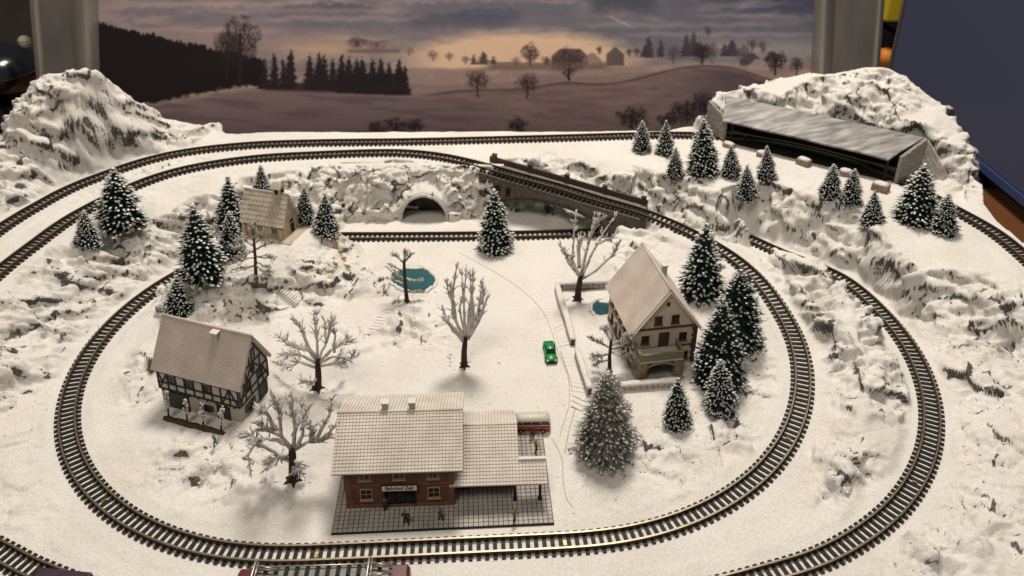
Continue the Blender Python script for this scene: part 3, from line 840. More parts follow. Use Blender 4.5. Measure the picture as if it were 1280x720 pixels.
nv = len(vs); vs = vs + [p - np.array([0, 0, 1.3]) for p in vs]
fs = []
for k in range(N_):
    for j in range(6):
        a = k * 7 + j; fs.append((a, a + 7, a + 8, a + 1)); fs.append((nv + a, nv + a + 1, nv + a + 8, nv + a + 7))
    a = k * 7; fs.append((a, nv + a, nv + a + 7, a + 7)); a += 6; fs.append((a, a + 7, nv + a + 7, nv + a))
for k in (0, N_):
    for j in range(6):
        a = k * 7 + j; fs.append((a, a + 1, nv + a + 1, nv + a))
mb.add(vs, fs); mb.build('roof', M['shed_roof'], sh)
for px, py, tx, ty in ((913, 178, 914, 153), (1104, 226, 1104, 199)):
    p = hit(px, py); mb = MB()
    mb.bar(p - o0, np.array([p[0], p[1], 54.2]) - o0, 1.5, 1.5, up=(1, 0, 0)); mb.box((p[0] - o0[0], p[1] - o0[1], p[2] + .4 - o0[2]), (3, 3, 1.4), ang)
    mb.build('post', M['dark'], sh)
def rough_wall(name, a, b, z0, za, zb, parent, th=2.5, m='stone_grey', nU=26, nV=16, amp=0.8, seed=3):
    """rough masonry panel from a to b in plan"""
    a = np.array(a, float); b = np.array(b, float); d = b - a; L_ = np.hypot(*d); nrm = np.array([d[1], -d[0]]) / L_
    U, V = np.meshgrid(np.linspace(0, 1, nU), np.linspace(0, 1, nV))
    r = amp * fbm(U * L_ / 3.0 + seed, V * 8, seed, 3)
    top = za + (zb - za) * U
    X = a[0] + d[0] * U + nrm[0] * r; Y = a[1] + d[1] * U + nrm[1] * r; Z = z0 + (top - z0) * V
    mb = MB(); idx = np.arange(U.size).reshape(U.shape)
    vs = np.stack([X, Y, Z], 2).reshape(-1, 3) - o0
    back = np.stack([a[0] + d[0] * U - nrm[0] * th, a[1] + d[1] * U - nrm[1] * th, Z], 2).reshape(-1, 3) - o0
    fs = [(idx[j, i], idx[j, i + 1], idx[j + 1, i + 1], idx[j + 1, i]) for j in range(nV - 1) for i in range(nU - 1)]
    n_ = U.size
    fs += [(n_ + q[0], n_ + q[3], n_ + q[2], n_ + q[1]) for q in fs]
    for i in range(nU - 1): fs.append((idx[-1, i], idx[-1, i + 1], n_ + idx[-1, i + 1], n_ + idx[-1, i]))
    for j in range(nV - 1):
        fs.append((idx[j, 0], idx[j + 1, 0], n_ + idx[j + 1, 0], n_ + idx[j, 0])); fs.append((idx[j, -1], n_ + idx[j, -1], n_ + idx[j + 1, -1], idx[j + 1, -1]))
    mb.add(list(vs) + list(back), fs); mb.build(name, M[m], parent)
pl = hit(889, 166); p2_ = hit(907, 176)
rough_wall('end_wall', (162, 622), (171, 598), 34, 62, 55.5, sh)
rough_wall('end_wall', (279, 520), (301, 533), 34, 57, 66, sh, seed=9)
rough_wall('end_wall', (301, 533), (316, 522), 34, 65, 42, sh, seed=19, m='stone_frost')
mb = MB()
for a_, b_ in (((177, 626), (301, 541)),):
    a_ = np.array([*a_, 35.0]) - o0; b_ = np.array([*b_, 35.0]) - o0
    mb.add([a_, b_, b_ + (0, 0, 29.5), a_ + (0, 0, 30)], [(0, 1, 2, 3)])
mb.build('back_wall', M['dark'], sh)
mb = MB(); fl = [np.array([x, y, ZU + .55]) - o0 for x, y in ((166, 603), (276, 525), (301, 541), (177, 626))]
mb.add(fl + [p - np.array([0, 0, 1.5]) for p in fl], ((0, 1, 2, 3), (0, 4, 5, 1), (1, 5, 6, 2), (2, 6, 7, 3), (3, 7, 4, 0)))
mb.build('shade_floor', M['dark'], sh)  # dark slab added to stand in for the shade on the shed floor
# rough stone blocks with snow on them, in front of the shed
M['red_stone'] = mat('reddish_stone', (0.20, 0.13, 0.10), 0.9, 0, (0.33, 0.24, 0.19), 0.6, 0.4, 0.9)
for i, (px, py, sx, sy, hh, lab) in enumerate(((952, 195, 8, 6, 4, 'small stone block leaning at the dark left part of the snow shed'), (1004, 206, 10, 7, 5.5, 'reddish stone block with snow cap in front of the snow shed middle'), (1057, 219, 9, 7, 4.5, 'stone block half hidden behind two small firs before the snow shed'), (1100, 238, 11, 8, 6, 'snow capped stone block at the right hand post of the snow shed'), (911, 184, 9, 6, 4, 'pale stone block at the left hand post of the snow shed'))):
    p = hit(px, py); rg = random.Random(i)
    t = thing('stone_block', lab, 'stone block', (p[0], p[1], p[2] - .6), ang + rg.uniform(-.3, .3), 'stone blocks before the snow shed')
    mb = MB(); mb.box((0, 0, hh / 2), (sx, sy, hh)); bevel(mb.build('block', M['red_stone'], t), .7, 2)
    mb = MB(); mb.blob((0, 0, hh), (sx * .5, sy * .5, 1.5), jit=.12, rng=rg, nu=10, nv=6); mb.build('snow_cap', M['snow'], t)
# ------------------------------------------------------------------ building helpers
M['timber'] = mat('dark_timber', (0.016, 0.016, 0.018), 0.7, 0, (0.03, 0.03, 0.032), 0.5)
M['plaster'] = mat('pale_plaster', (0.40, 0.365, 0.315), 0.85, 0, (0.47, 0.43, 0.375), 0.15)
M['plaster_up'] = mat('panel_plaster', (0.50, 0.465, 0.41), 0.85, 0, (0.42, 0.39, 0.34), 0.2)
M['slate_door'] = mat('slate_door', (0.035, 0.038, 0.045), 0.6, 0, (0.055, 0.058, 0.065), 0.6)
M['cream'] = mat('cream_render', (0.60, 0.53, 0.41), 0.85, 0, (0.53, 0.46, 0.35), 0.12)
M['brown'] = mat('brown_trim', (0.075, 0.032, 0.022), 0.7, 0, (0.11, 0.05, 0.035), 0.5)
M['quoin'] = mat('quoin_stone', (0.13, 0.085, 0.06), 0.85, 0, (0.21, 0.15, 0.11), 0.5)
M['stat_wall'] = mat('station_brick_render', (0.175, 0.078, 0.045), 0.85, 0, (0.135, 0.058, 0.034), 0.3, 0.15, 1.0)
M['stat_quoin'] = mat('station_quoins', (0.15, 0.072, 0.044), 0.85, 0, (0.21, 0.105, 0.065), 0.4)
M['tan'] = mat('tan_frame', (0.33, 0.25, 0.165), 0.7)
M['tile_gap'] = mat('tile_joint', (0.43, 0.38, 0.33), .9)
M['tile_a'] = mat('frosted_roof_tiles', (0.47, 0.415, 0.365), 0.9, 0, (0.60, 0.54, 0.48), 0.10, 0.12, 1.5)
M['tile_b'] = mat('brownish_frosted_tiles', (0.50, 0.425, 0.37), 0.9, 0, (0.62, 0.545, 0.48), 0.10, 0.12, 1.5)
M['tile_c'] = mat('station_frosted_tiles', (0.54, 0.485, 0.425), 0.9, 0, (0.68, 0.63, 0.57), 0.09, 0.12, 1.5)
M['shingle'] = mat('wood_shingles', (0.44, 0.375, 0.295), 0.85, 0, (0.62, 0.55, 0.45), 0.22, 0.2, 1.0)
M['chapel_wall'] = mat('chapel_sandstone', (0.52, 0.445, 0.32), 0.85, 0, (0.42, 0.35, 0.245), 0.25, 0.2, 1.0)
M['soil'] = mat('brown_soil', (0.045, 0.026, 0.018), 0.95, 0, (0.09, 0.055, 0.035), 0.8, 0.5, 1.2)
M['paver'] = mat('grey_paving', (0.33, 0.305, 0.275), 0.85, 0, (0.47, 0.44, 0.40), 0.08, 0.1, 1.0)
M['joint'] = mat('dark_joint', (0.075, 0.068, 0.06), 0.9)


def tiles(P0, u, v, nU, nV, th=0.45, gap=0.12, seed=1, lift=0.32, stagger=True, jit=0.10):
    """overlapping tiles over the parallelogram P0 + a*u + b*v (v runs up the slope)"""
    mb = MB(); rg = random.Random(seed)
    P0 = Vector(P0); u = Vector(u); v = Vector(v); n = u.cross(v).normalized()
    if n.z < 0: n = -n
    du = u / nU; dv = v / nV
    for j in range(nV):
        off = 0.5 if (stagger and j % 2) else 0.0
        k0 = -1 if off else 0
        for i in range(k0, nU):
            a0 = max(i + off, 0) + gap / 2; a1 = min(i + off + 1, nU) - gap / 2
            if a1 - a0 < 0.2: continue
            h = lift + rg.uniform(-jit, jit) * lift
            p = P0 + du * a0 + dv * j; q = P0 + du * a1 + dv * j; w = dv * 1.12
            lo = n * (h + th * 0.5); hi = n * (th * 0.5)
            mb.add([p + lo - n * th, q + lo - n * th, q + w + hi - n * th * .4, p + w + hi - n * th * .4, p + lo, q + lo, q + w + hi, p + w + hi],
                   ((4, 5, 6, 7), (0, 1, 5, 4), (1, 2, 6, 5), (3, 0, 4, 7)))
    return mb


def slab4(mb, a, b, c_, d, th, mi=0):
    """a thick sheet under the quad a b c d"""
    a, b, c_, d = [Vector(p) for p in (a, b, c_, d)]
    n = (b - a).cross(d - a).normalized()
    if n.z < 0: n = -n
    lo = [p - n * th for p in (a, b, c_, d)]
    mb.add([a, b, c_, d] + lo, ((0, 1, 2, 3), (7, 6, 5, 4), (0, 4, 5, 1), (1, 5, 6, 2), (2, 6, 7, 3), (3, 7, 4, 0)), mi)


def gable_roof(parent, Lh, Dh, ze, zr, oL, oD, m, nU, nV, axis='x', edge=None, stagger=True, seed=1, gap=0.12, th=1.0):
    """ridge along x (or y); Lh, Dh half sizes of the walls; ze wall head, zr ridge height"""
    s = (zr - ze) / Dh
    roof = link('roof', None, parent); roof.empty_display_size = 2
    zl = ze - s * oD
    def P(l, d, z): return (l, d, z) if axis == 'x' else (d, l, z)
    mb = MB()
    for sg in (-1, 1):
        a, b = P(-Lh - oL, sg * (Dh + oD), zl), P(Lh + oL, sg * (Dh + oD), zl)
        c_, d = P(Lh + oL, 0, zr), P(-Lh - oL, 0, zr)
        slab4(mb, a, b, c_, d, th)
    me = mb.mesh('roof', [edge or m]); bpy.data.objects.remove(roof, do_unlink=True)
    roof = link('roof', me, parent)
    for sg in (-1, 1):
        t = tiles(P(-Lh - oL, sg * (Dh + oD), zl + .05), Vector(P(2 * (Lh + oL), 0, 0)), Vector(P(0, -sg * (Dh + oD), zr - zl)), nU, nV, seed=seed + sg, stagger=stagger, gap=gap)
        tag(t.build('tiles', m, roof, fix=False), kind='stuff')
    mb = MB(); mb.tube([P(-Lh - oL, 0, zr + .15), P(Lh + oL, 0, zr + .15)], .75, 8); mb.build('ridge_cap', m, roof)
    return roof


FACE = {'front': 0.0, 'right': math.pi / 2, 'back': math.pi, 'left': -math.pi / 2}


def fpos(face, u, z, dist):
    """a spot on a wall: u along it (seen from outside, to the right), dist from the centre"""
    a = FACE[face]
    return (u * math.cos(a) + dist * math.sin(a), u * math.sin(a) - dist * math.cos(a), z), (0, 0, a)


def window(parent, face, u, z, dist, w, h, m='tan', nx_=2, nz_=2, fw=0.45, sill=True, shutters=None, proud=0.35, glass='glass'):
    loc, rot = fpos(face, u, z, dist)
    mb = MB()
    for sx in (-1, 1): mb.box((sx * (w / 2 - fw / 2), -proud / 2, 0), (fw, proud, h))
    for sz in (-1, 1): mb.box((0, -proud / 2, sz * (h / 2 - fw / 2)), (w - 2 * fw, proud, fw))
    for k in range(1, nx_): mb.box((-w / 2 + w * k / nx_, -proud * .4, 0), (fw * .55, proud * .7, h - 2 * fw))
    for k in range(1, nz_): mb.box((0, -proud * .38, -h / 2 + h * k / nz_), (w - 2 * fw, proud * .6, fw * .5))
    win = mb.build('window', M[m], parent, loc, rot)
    mb = MB(); mb.box((0, -proud * .12, 0), (w - fw, proud * .2, h - fw)); mb.build('pane', M[glass], win)
    if sill:
        mb = MB(); mb.box((0, -.45, -h / 2 - .3), (w + .7, .9, .5)); mb.build('sill', M[m], win)
    if shutters:
        for sx in (-1, 1):
            mb = MB(); mb.box((sx * (w / 2 + w * .27), -.25, 0), (w * .46, .5, h)); mb.build('shutter', M[shutters], win)
    return win


def door(parent, face, u, z0, dist, w, h, m='slate_door', frame='timber', planks=4):
    loc, rot = fpos(face, u, z0, dist)
    mb = MB()
    for sx in (-1, 1): mb.box((sx * (w / 2 + .25), -.3, h / 2), (.5, .6, h))
    mb.box((0, -.3, h + .25), (w + 1.0, .6, .5))
    d = mb.build('door', M[frame], parent, loc, rot)
    for k in range(planks):
        mb = MB(); mb.box((-w / 2 + w * (k + .5) / planks, -.12 - .05 * (k % 2), h / 2), (w / planks - .12, .3, h)); mb.build('plank', M[m], d)
    return d


def text_mesh(txt, size, m, parent, loc, rot, depth=0.05, name='lettering', sx=1.0, bold=0.0):
    cu = bpy.data.curves.new('txt', 'FONT'); cu.body = txt; cu.size = size; cu.align_x = 'CENTER'; cu.align_y = 'CENTER'; cu.extrude = depth; cu.offset = bold
    o = bpy.data.objects.new('txt', cu); COL.objects.link(o)
    dg = bpy.context.evaluated_depsgraph_get(); me = bpy.data.meshes.new_from_object(o.evaluated_get(dg))
    bpy.data.objects.remove(o, do_unlink=True)
    me.materials.clear(); me.materials.append(m)
    t = link(name, me, parent, loc, rot); t.scale = (sx, 1, 1)
    return t


def chimney(parent, x, y, z, w, d, h, m='stone_frost', pots=1):
    mb = MB(); mb.box((0, 0, h / 2 - 3), (w, d, h + 6))
    ch = mb.build('chimney', M[m], parent, (x, y, z))
    mb = MB(); mb.box((0, 0, h + .4), (w + .8, d + .8, .8)); mb.build('cap', M['snow'], ch)
    return ch


# ------------------------------------------------------------------ half timbered house on the left
hs = thing('timbered_house', 'half timbered barn house with steep pale roof at the left of the village', 'house', (-157.2, 330.5, 2.6), R_(-15.5), None, (0, R_(3.5), R_(-15.5)))
L2, D2 = 23.0, 13.0
mb = MB(); mb.box((0, 0, 6), (2 * L2, 2 * D2, 12.4)); mb.build('ground_floor_wall', M['plaster'], hs)
mb = MB(); mb.box((0, 0, 19.0), (2 * L2 + 1.2, 2 * D2 + 1.2, 14.0))
mb.prism([(-D2 - .6, 26.0), (D2 + .6, 26.0), (0, 47.2)], -L2 - .6, L2 + .6, 'x'); mb.build('upper_wall', M['plaster_up'], hs)
gable_roof(hs, L2 + .6, D2 + .6, 26.6, 48.4, 2.0, 1.3, M['tile_b'], 44, 26, seed=4)
fd = D2 + .6; rd = L2 + .6


def timbers(face, dist, segs, w=0.85):
    mb = MB()
    for (u0, z0, u1, z1) in segs: mb.bar((u0, -.18, z0), (u1, -.18, z1), .5, w, up=(0, 1, 0)) if False else mb.bar((u0, -.15, z0), (u1, -.15, z1), w, .5, up=(0, -1, 0))
    loc, rot = fpos(face, 0, 0, dist)
    return mb.build('timber_frame', M['timber'], hs, loc, rot)


sg = [(-23.6, 12.4, 23.6, 12.4), (-23.6, 16.6, 23.6, 16.6), (-23.6, 23.2, 23.6, 23.2)]
for u in (-23.1, -17.6, -12.8, -7.6, -2.4, 3.0, 8.0, 13.2, 18.2, 23.1): sg.append((u, 12.4, u, 24.6))
sg += [(-22.8, 12.6, -18, 22), (18.6, 22, 22.8, 12.6), (13.6, 12.6, 17.8, 22), (-22.8, 22, -20.5, 17)]
timbers('front', fd, sg)
sg = [(-13.4, 12.4, 13.4, 12.4), (-13.4, 16.8, 13.4, 16.8), (-13.4, 23.2, 13.4, 23.2), (-8.8, 31, 8.8, 31), (-4.4, 38.6, 4.4, 38.6)]
for u in (-13, -8, -3.2, 3.2, 8, 13): sg.append((u, 12.4, u, 23.2))
for u in (-6.5, 0, 6.5): sg.append((u, 23.2, u, 31 if u else 38.6))
for u in (-2.4, 2.4): sg.append((u, 31, u, 38.6))
sg += [(-12.6, 23.6, -2, 42), (12.6, 23.6, 2, 42), (-12.8, 12.6, -8.2, 23), (12.8, 12.6, 8.2, 23), (-6.4, 23.4, -.4, 31), (6.4, 23.4, .4, 31)]
timbers('right', rd, sg)
for u in (-15.2, -5.0, 5.6): window(hs, 'front', u, 19.4, fd, 4.6, 4.6, 'timber', 2, 2, .4, sill=False)
for u in (-5.6, 5.6): window(hs, 'right', u, 20, rd, 4.2, 4.6, 'timber', 2, 2, .4, sill=False)
window(hs, 'right', 0, 27.2, rd, 3.4, 3.8, 'timber', 2, 2, .4, sill=False)
door(hs, 'front', -13.2, 0, D2, 11.6, 10.2, planks=8)
door(hs, 'front', 13.2, 0, D2, 6.4, 9.6, planks=5)
window(hs, 'front', 3.2, 6.2, D2, 4.0, 3.4, 'timber', 2, 1, .4, shutters='slate_door')
window(hs, 'right', -4.4, 6.6, L2, 4.6, 4.6, 'timber', 2, 2, .4, shutters='slate_door')
door(hs, 'right', 7.4, 0, L2, 6.4, 10.6, planks=5)
chimney(hs, 6.5, -3.0, 40.6, 3.4, 2.6, 7.0)
mb = MB()
for k in range(9): mb.box((-21 + k * 5.2, -D2 - .9, 11.9), (.7, 1.4, .7))
tag(mb.build('beam_ends', M['timber'], hs), kind='stuff')

# ------------------------------------------------------------------ station and its platform
st = thing('station_building', 'reddish brown railway station with wide pale tiled roof and a low side wing', 'station', (-51.4, 282.0, 1.0), R_(2.3))
W2, E2 = 24.15, 21.6
mb = MB(); mb.box((0, 0, 12.6), (2 * W2, 2 * E2, 25.4)); mb.prism([(-E2, 25.2), (E2, 25.2), (0, 35.4)], -W2, W2, 'x'); mb.build('wall', M['stat_wall'], st)
gable_roof(st, W2, E2, 26.0, 36.6, 4.6, 3.6, M['tile_c'], 38, 18, stagger=False, seed=8, gap=.16, edge=M['tile_gap'])
mb = MB()
for sx in (-1, 1):
    for k in range(11): mb.box((sx * (W2 - .9 - .35 * (k % 2)), -E2 - .12, 1.2 + k * 2.2), (2.6 + .7 * (k % 2), .5, 1.9)); 
tag(mb.build('quoins', M['stat_quoin'], st), kind='stuff')
mb = MB(); mb.box((0, -E2 - .2, 13.6), (2 * W2 - 6, .5, .6)); mb.box((0, -E2 - .3, .8), (2 * W2, .6, 1.6)); mb.build('string_course', M['stat_quoin'], st)
for u in (-15.2, 0, 15.2):
    window(st, 'front', u, 19.6, E2, 5.4, 5.6, 'tan', 2, 2, .5)
for u in (-15.2, 15.2): window(st, 'front', u, 8.0, E2, 5.6, 6.6, 'tan', 2, 2, .5)
dr = door(st, 'front', 0, 0, E2, 13.0, 10.4, planks=4, m='dark')
for k in range(3):
    mb = MB(); mb.box((-4.2 + 4.2 * k, -.4, 6.0), (3.2, .3, 5.6)); mb.build('pane', M['glass'], dr)
mb = MB(); mb.box((0, 0, 0), (16.0, .7, 2.7)); M['sign'] = mat('sign_board', (0.62, 0.59, 0.52), 0.7)
sn = mb.build('name_board', M['sign'], st, (0, -E2 - 1.2, 12.6), (R_(-14), 0, 0))
mb = MB()
for sx in (-1, 1): mb.box((sx * 8.0, 0, 0), (.4, .9, 3.0))
for sx in (-1, 1): mb.box((0, 0, sx * 1.45), (16, .9, .3))
mb.build('sign_frame', M['dark'], sn)
text_mesh('Bahnhof Zell', 2.5, M['black'], sn, (0, -.42, 0), (R_(90), 0, 0), sx=.98, bold=.03)
for x in (-7.0, 5.4): chimney(st, x, 2.2, 34.6, 2.7, 2.7, 5.6)
# low wing: main part and the porch that reaches farther right at the front
AX0, AX1, AX2 = 24.3, 54.0, 66.5
yF, yR, yB = -22.8, 4.0, 22.0
zF, zR = 12.2, 23.2
zz_ = lambda y: zF + (zR - zF) * (y - yF) / (yR - yF)
mb = MB(); mb.prism([(-13.0, 0), (20, 0), (20, 13.5), (yR, 22.0), (-13.0, zz_(-13) - 1)], AX0 - .1, AX1 - 2, 'x'); wing = mb.build('wing_wall', M['stat_wall'], st)
mb = MB(); slab4(mb, (AX0 - 2, yF, zF), (AX1, yF, zF), (AX1, yR, zR), (AX0 - 2, yR, zR), .9); slab4(mb, (AX0 - 2, yR, zR), (AX1, yR, zR), (AX1, yB, 15), (AX0 - 2, yB, 15), .9)
slab4(mb, (AX1 + .01, yF, zF), (AX2, yF, zF), (AX2, yF + 10.5, zz_(yF + 10.5)), (AX1 + .01, yF + 10.5, zz_(yF + 10.5)), .9)
wr = mb.build('wing_roof', M['tile_gap'], st)
t = tiles((AX0 - .2, yF, zF + .05), (AX1 - AX0 + .2, 0, 0), (0, yR - yF, zR - zF), 20, 18, stagger=False, seed=3, gap=.16); tag(t.build('tiles', M['tile_c'], wr, fix=False), kind='stuff')
t = tiles((AX1, yF, zF + .05), (AX2 - AX1, 0, 0), (0, 10.5, zz_(yF + 10.5) - zF), 8, 7, stagger=False, seed=5, gap=.16); tag(t.build('tiles', M['tile_c'], wr, fix=False), kind='stuff')
mb = MB(); mb.box(((AX1 + AX2) / 2, yF + 10.6, zz_(yF + 10.6) + .5), (AX2 - AX1, 1.6, 1.6)); mb.build('porch_ridge', M['snow'], wr)
t = tiles((AX0 - .2, yB, 15.05), (AX1 - AX0 + .2, 0, 0), (0, yR - yB, zR - 15), 20, 12, stagger=False, seed=6, gap=.16); tag(t.build('tiles', M['tile_c'], wr, fix=False), kind='stuff')
mb = MB(); mb.tube([(AX0 - 1, yR, zR + .1), (AX1, yR, zR + .1)], .7, 8); mb.build('ridge_cap', M['tile_c'], wr)
for u in (AX0 + 12, AX0 + 22): window(st, 'front', u, 6, 13.0, 5, 4.6, 'tan', 2, 2, .5)
door(st, 'front', AX0 + 4, 0, 13.0, 4.6, 8.6, m='dark')
for x in (AX1 - 2.0, AX2 - 3.0):
    mb = MB(); mb.box((x, yF + 2.6, 6), (1.2, 1.2, 12)); mb.box((x, yF + 2.6, .6), (1.8, 1.8, 1.2)); mb.bar((x - 2.4, yF + 2.6, 11.8), (x, yF + 2.6, 8.6), .7, .7); mb.build('porch_post', M['dark'], st)

pf = thing('station_platform', 'flat platform of small grey square pavers around the station', 'platform', (-32, 277, 0), R_(3.2))
mb = MB(); mb.box((0, 0, .25), (98.4, 58, .9)); mb.build('slab', M['joint'], pf)
mb = MB(); rg = random.Random(5); nU, nV = 44, 26
for i in range(nU):
    for j in range(nV):
        w_, d_ = 98 / nU, 57.6 / nV
        off = 0 if j % 3 else w_ / 2
        x = -49 + (i + .5) * w_ + off * 0; y = -28.8 + (j + .5) * d_
        mb.box((x, y, .78 + rg.uniform(-.05, .05)), (w_ - .34, d_ - .34, .5))
tag(mb.build('paving', M['paver'], pf, fix=False), kind='stuff')
mb = MB(); mb.box((0, -28.9, .3), (98.6, .5, 1.2)); mb.build('edge_strip', M['dark'], pf)

# ------------------------------------------------------------------ gabled house with balcony on the right
rh = thing('gabled_house', 'cream gabled house with balcony over stone arches and pale pinkish roof', 'house', (80.4, 379.4, 3.6), R_(9.5))
B2, G2 = 18.2, 23.5
mb = MB(); mb.box((0, 0, 13), (2 * B2, 2 * G2, 26.4)); mb.prism([(-B2, 26.1), (B2, 26.1), (0, 50.0)], -G2, G2, 'y'); mb.build('wall', M['cream'], rh)
gable_roof(rh, G2, B2, 26.6, 51.4, 1.6, 2.4, M['tile_b'], 44, 30, axis='y', seed=14)
mb = MB()
for s_ in (-1, 1): mb.bar((s_ * (B2 + 2.6), -G2 - 1.7, 22.4), (0, -G2 - 1.7, 50.6), .6, 1.5, up=(0, 1, 0))
mb.build('bargeboard', M['white'], rh)
mb = MB(); mb.box((0, -G2 - .2, 26.2), (2 * B2 + .6, .6, 1.0)); mb.build('string_course', M['brown'], rh)
mb = MB(); mb.box((0, -G2 - .2, 13.4), (2 * B2 + .6, .5, .8)); mb.build('string_course', M['brown'], rh)
mb = MB()
for k in range(12): mb.box((B2 - .9 - .4 * (k % 2), -G2 - .1, 1.4 + k * 2.05), (2.4 + .8 * (k % 2), .5, 1.7))
tag(mb.build('quoins', M['brown'], rh), kind='stuff')
for u in (-4.8, 4.8): window(rh, 'front', u, 31.6, G2, 4.4, 5.2, 'brown', 2, 2, .5, glass='glass')
window(rh, 'front', 0, 41.6, G2, 1.9, 2.2, 'brown', 1, 1, .4, sill=False)
for u in (-11.4, 10.2): window(rh, 'front', u, 19.4, G2, 4.4, 5.0, 'brown', 2, 2, .5)
door(rh, 'front', -.8, 14.0, G2, 4.8, 8.6, m='brown', frame='brown', planks=3)
window(rh, 'front', 12.2, 6.5, G2, 4.2, 4.8, 'brown', 2, 2, .5)
for v_ in (-17, -9, -1, 7, 15):
    window(rh, 'left', -v_, 19.4, B2, 3.8, 5.0, 'brown', 2, 2, .5); window(rh, 'left', -v_, 7.4, B2, 3.8, 5.6, 'brown', 2, 2, .5)
mb = MB(); mb.box((-B2 - .2, 0, 1.6), (.5, 2 * G2, 3.2)); mb.box((-B2 - .2, 0, 13.3), (.5, 2 * G2, .7)); mb.build('plinth', M['quoin'], rh)
chimney(rh, 6.4, 3.0, 43.0, 2.6, 2.6, 6.0)
bx0, bx1, by0 = -17.4, 7.0, -G2 - 11.5
M['rail_green'] = mat('balcony_green', (0.16, 0.155, 0.085), 0.7, 0, (0.22, 0.21, 0.12), 0.3)
M['arch_stone'] = mat('balcony_stone', (0.20, 0.135, 0.085), 0.85, 0, (0.33, 0.25, 0.17), 0.45, 0.3, 0.9)
bc = link('balcony', None, rh); bc.empty_display_size = 2
mb = MB(); mb.box(((bx0 + bx1) / 2, (by0 - G2) / 2 - .2, 13.0), (bx1 - bx0, 11.4, 1.2)); bcm = mb.mesh('balcony', [M['paver']])
bpy.data.objects.remove(bc, do_unlink=True); bc = link('balcony', bcm, rh)
mb = MB()
mb.box(((bx0 + bx1) / 2, by0 + .4, 15.7), (bx1 - bx0, .7, 4.0)); mb.box(((bx0 + bx1) / 2, by0 + .4, 17.9), (bx1 - bx0 + .6, 1.2, .5))
for k in range(13): mb.box((bx0 + .6 + k * (bx1 - bx0 - 1.2) / 12, by0, 15.6), (.7, .4, 3.8))
mb.build('railing', M['rail_green'], bc)
for x in (bx0 + .4, bx1 - .4):
    mb = MB(); mb.box((x, (by0 - G2) / 2, 15.7), (.7, 11, 4.0)); mb.box((x, (by0 - G2) / 2, 17.9), (1.2, 11.2, .5)); mb.build('railing', M['rail_green'], bc)
for x, w_ in ((bx0 + 2.2, 4.2), (bx1 - 2.2, 4.2)):
    mb = MB(); rg = random.Random(int(x * 10))
    for k in range(6): mb.box((x + rg.uniform(-.15, .15), by0 + 2.3, 1.0 + 2 * k), (w_ + rg.uniform(-.3, .3), 4.2, 1.85))
    bevel(mb.build('pillar', M['arch_stone'], bc), .25)
mb = MB(); xm = (bx0 + bx1) / 2; hw = (bx1 - bx0) / 2 - 4.3
pts = [(xm + hw * math.cos(math.pi * k / 12), by0 + 2.3, 8.0 + 3.2 * math.sin(math.pi * k / 12)) for k in range(13)]
for a_, b_ in zip(pts[:-1], pts[1:]): mb.bar(a_, b_, 4.0, 1.4, up=(0, 1, 0)) if False else mb.bar(a_, b_, 1.4, 4.0, up=(0, 1, 0))
mb.build('arch', M['arch_stone'], bc)
mb = MB(); mb.box((xm, by0 + 2.3, 12.0), (2 * hw, 3.6, .8)); mb.build('lintel', M['arch_stone'], bc)
mb = MB(); mb.box((xm, -G2 - 6.4, .3), (bx1 - bx0 + 3, 13.6, 1.0)); mb.build('terrace_slab', M['stone_grey'], rh)
door(rh, 'front', -5.2, 0, G2, 8.0, 9.0, m='dark', frame='brown', planks=3)

# ------------------------------------------------------------------ chapel
cpz = 24.4
cl = thing('chapel', 'small sandstone chapel with shingle roof and bell turret on the wooded hill', 'chapel', (-162.7, 471.6, cpz), R_(-16))
mb = MB(); mb.box((1.5, -.5, .5), (40, 27, 1.2)); bevel(mb.build('base_plate', M['chapel_wall'], cl), .4)
cL, cD = 15.2, 9.6
mb = MB(); mb.box((0, 0, 6.4), (2 * cL, 2 * cD, 12.8)); mb.prism([(-cD, 12.6), (cD, 12.6), (0, 29.2)], -cL, cL, 'x'); mb.build('wall', M['chapel_wall'], cl)
gable_roof(cl, cL, cD, 13.0, 30.2, 1.2, 1.4, M['shingle'], 12, 7, seed=24, gap=.08)
for u in (-1.5, 8.5): window(cl, 'front', u, 6.8, cD, 4.6, 4.6, 'tan', 2, 1, .6, sill=True)
dd = door(cl, 'right', 1.0, .6, cL, 5.2, 8.2, m='dark', frame='chapel_wall', planks=2)
mb = MB(); mb.prism([(2.6 * math.cos(math.pi * k / 8), 8.2 + 2.6 * math.sin(math.pi * k / 8)) for k in range(9)], -.5, 0); mb.build('arch_top', M['dark'], dd)
for x in (-13.6, 13.6):
    mb = MB(); mb.box((x, -cD - .8, 4.5), (2.2, 2.0, 9.0)); mb.build('buttress', M['chapel_wall'], cl)
mb = MB(); mb.box((9.5, 0, 31), (5.4, 5.4, 8.0)); tu = mb.build('turret', M['chapel_wall'], cl)
mb = MB(); mb.prism([(-3.6, 34.6), (3.6, 34.6), (0, 38.6)], 6.2, 12.8, 'x'); mb.build('turret_roof', M['shingle'], tu)
mb = MB(); mb.box((9.5, -2.75, 32.2), (2.4, .3, 3.4)); mb.box((12.25, 0, 32.2), (.3, 2.4, 3.4)); mb.build('louvre', M['dark'], tu)
# ------------------------------------------------------------------ snowy firs
M['needle'] = mat('dark_fir_needles', (0.010, 0.022, 0.020), 0.8, 0, (0.022, 0.042, 0.036), 0.4)
M['needle_grey'] = mat('frosted_needles', (0.155, 0.155, 0.13), 0.85, 0, (0.34, 0.33, 0.295), 0.35)
M['flock'] = mat('snow_flock', (0.66, 0.67, 0.66), 0.9, 0, (0.78, 0.77, 0.74), 0.8, 0.2, 2.0)
M['bark'] = mat('fir_bark', (0.035, 0.025, 0.017), 0.9, 0, (0.06, 0.045, 0.032), 0.8, 0.2, 1.5)


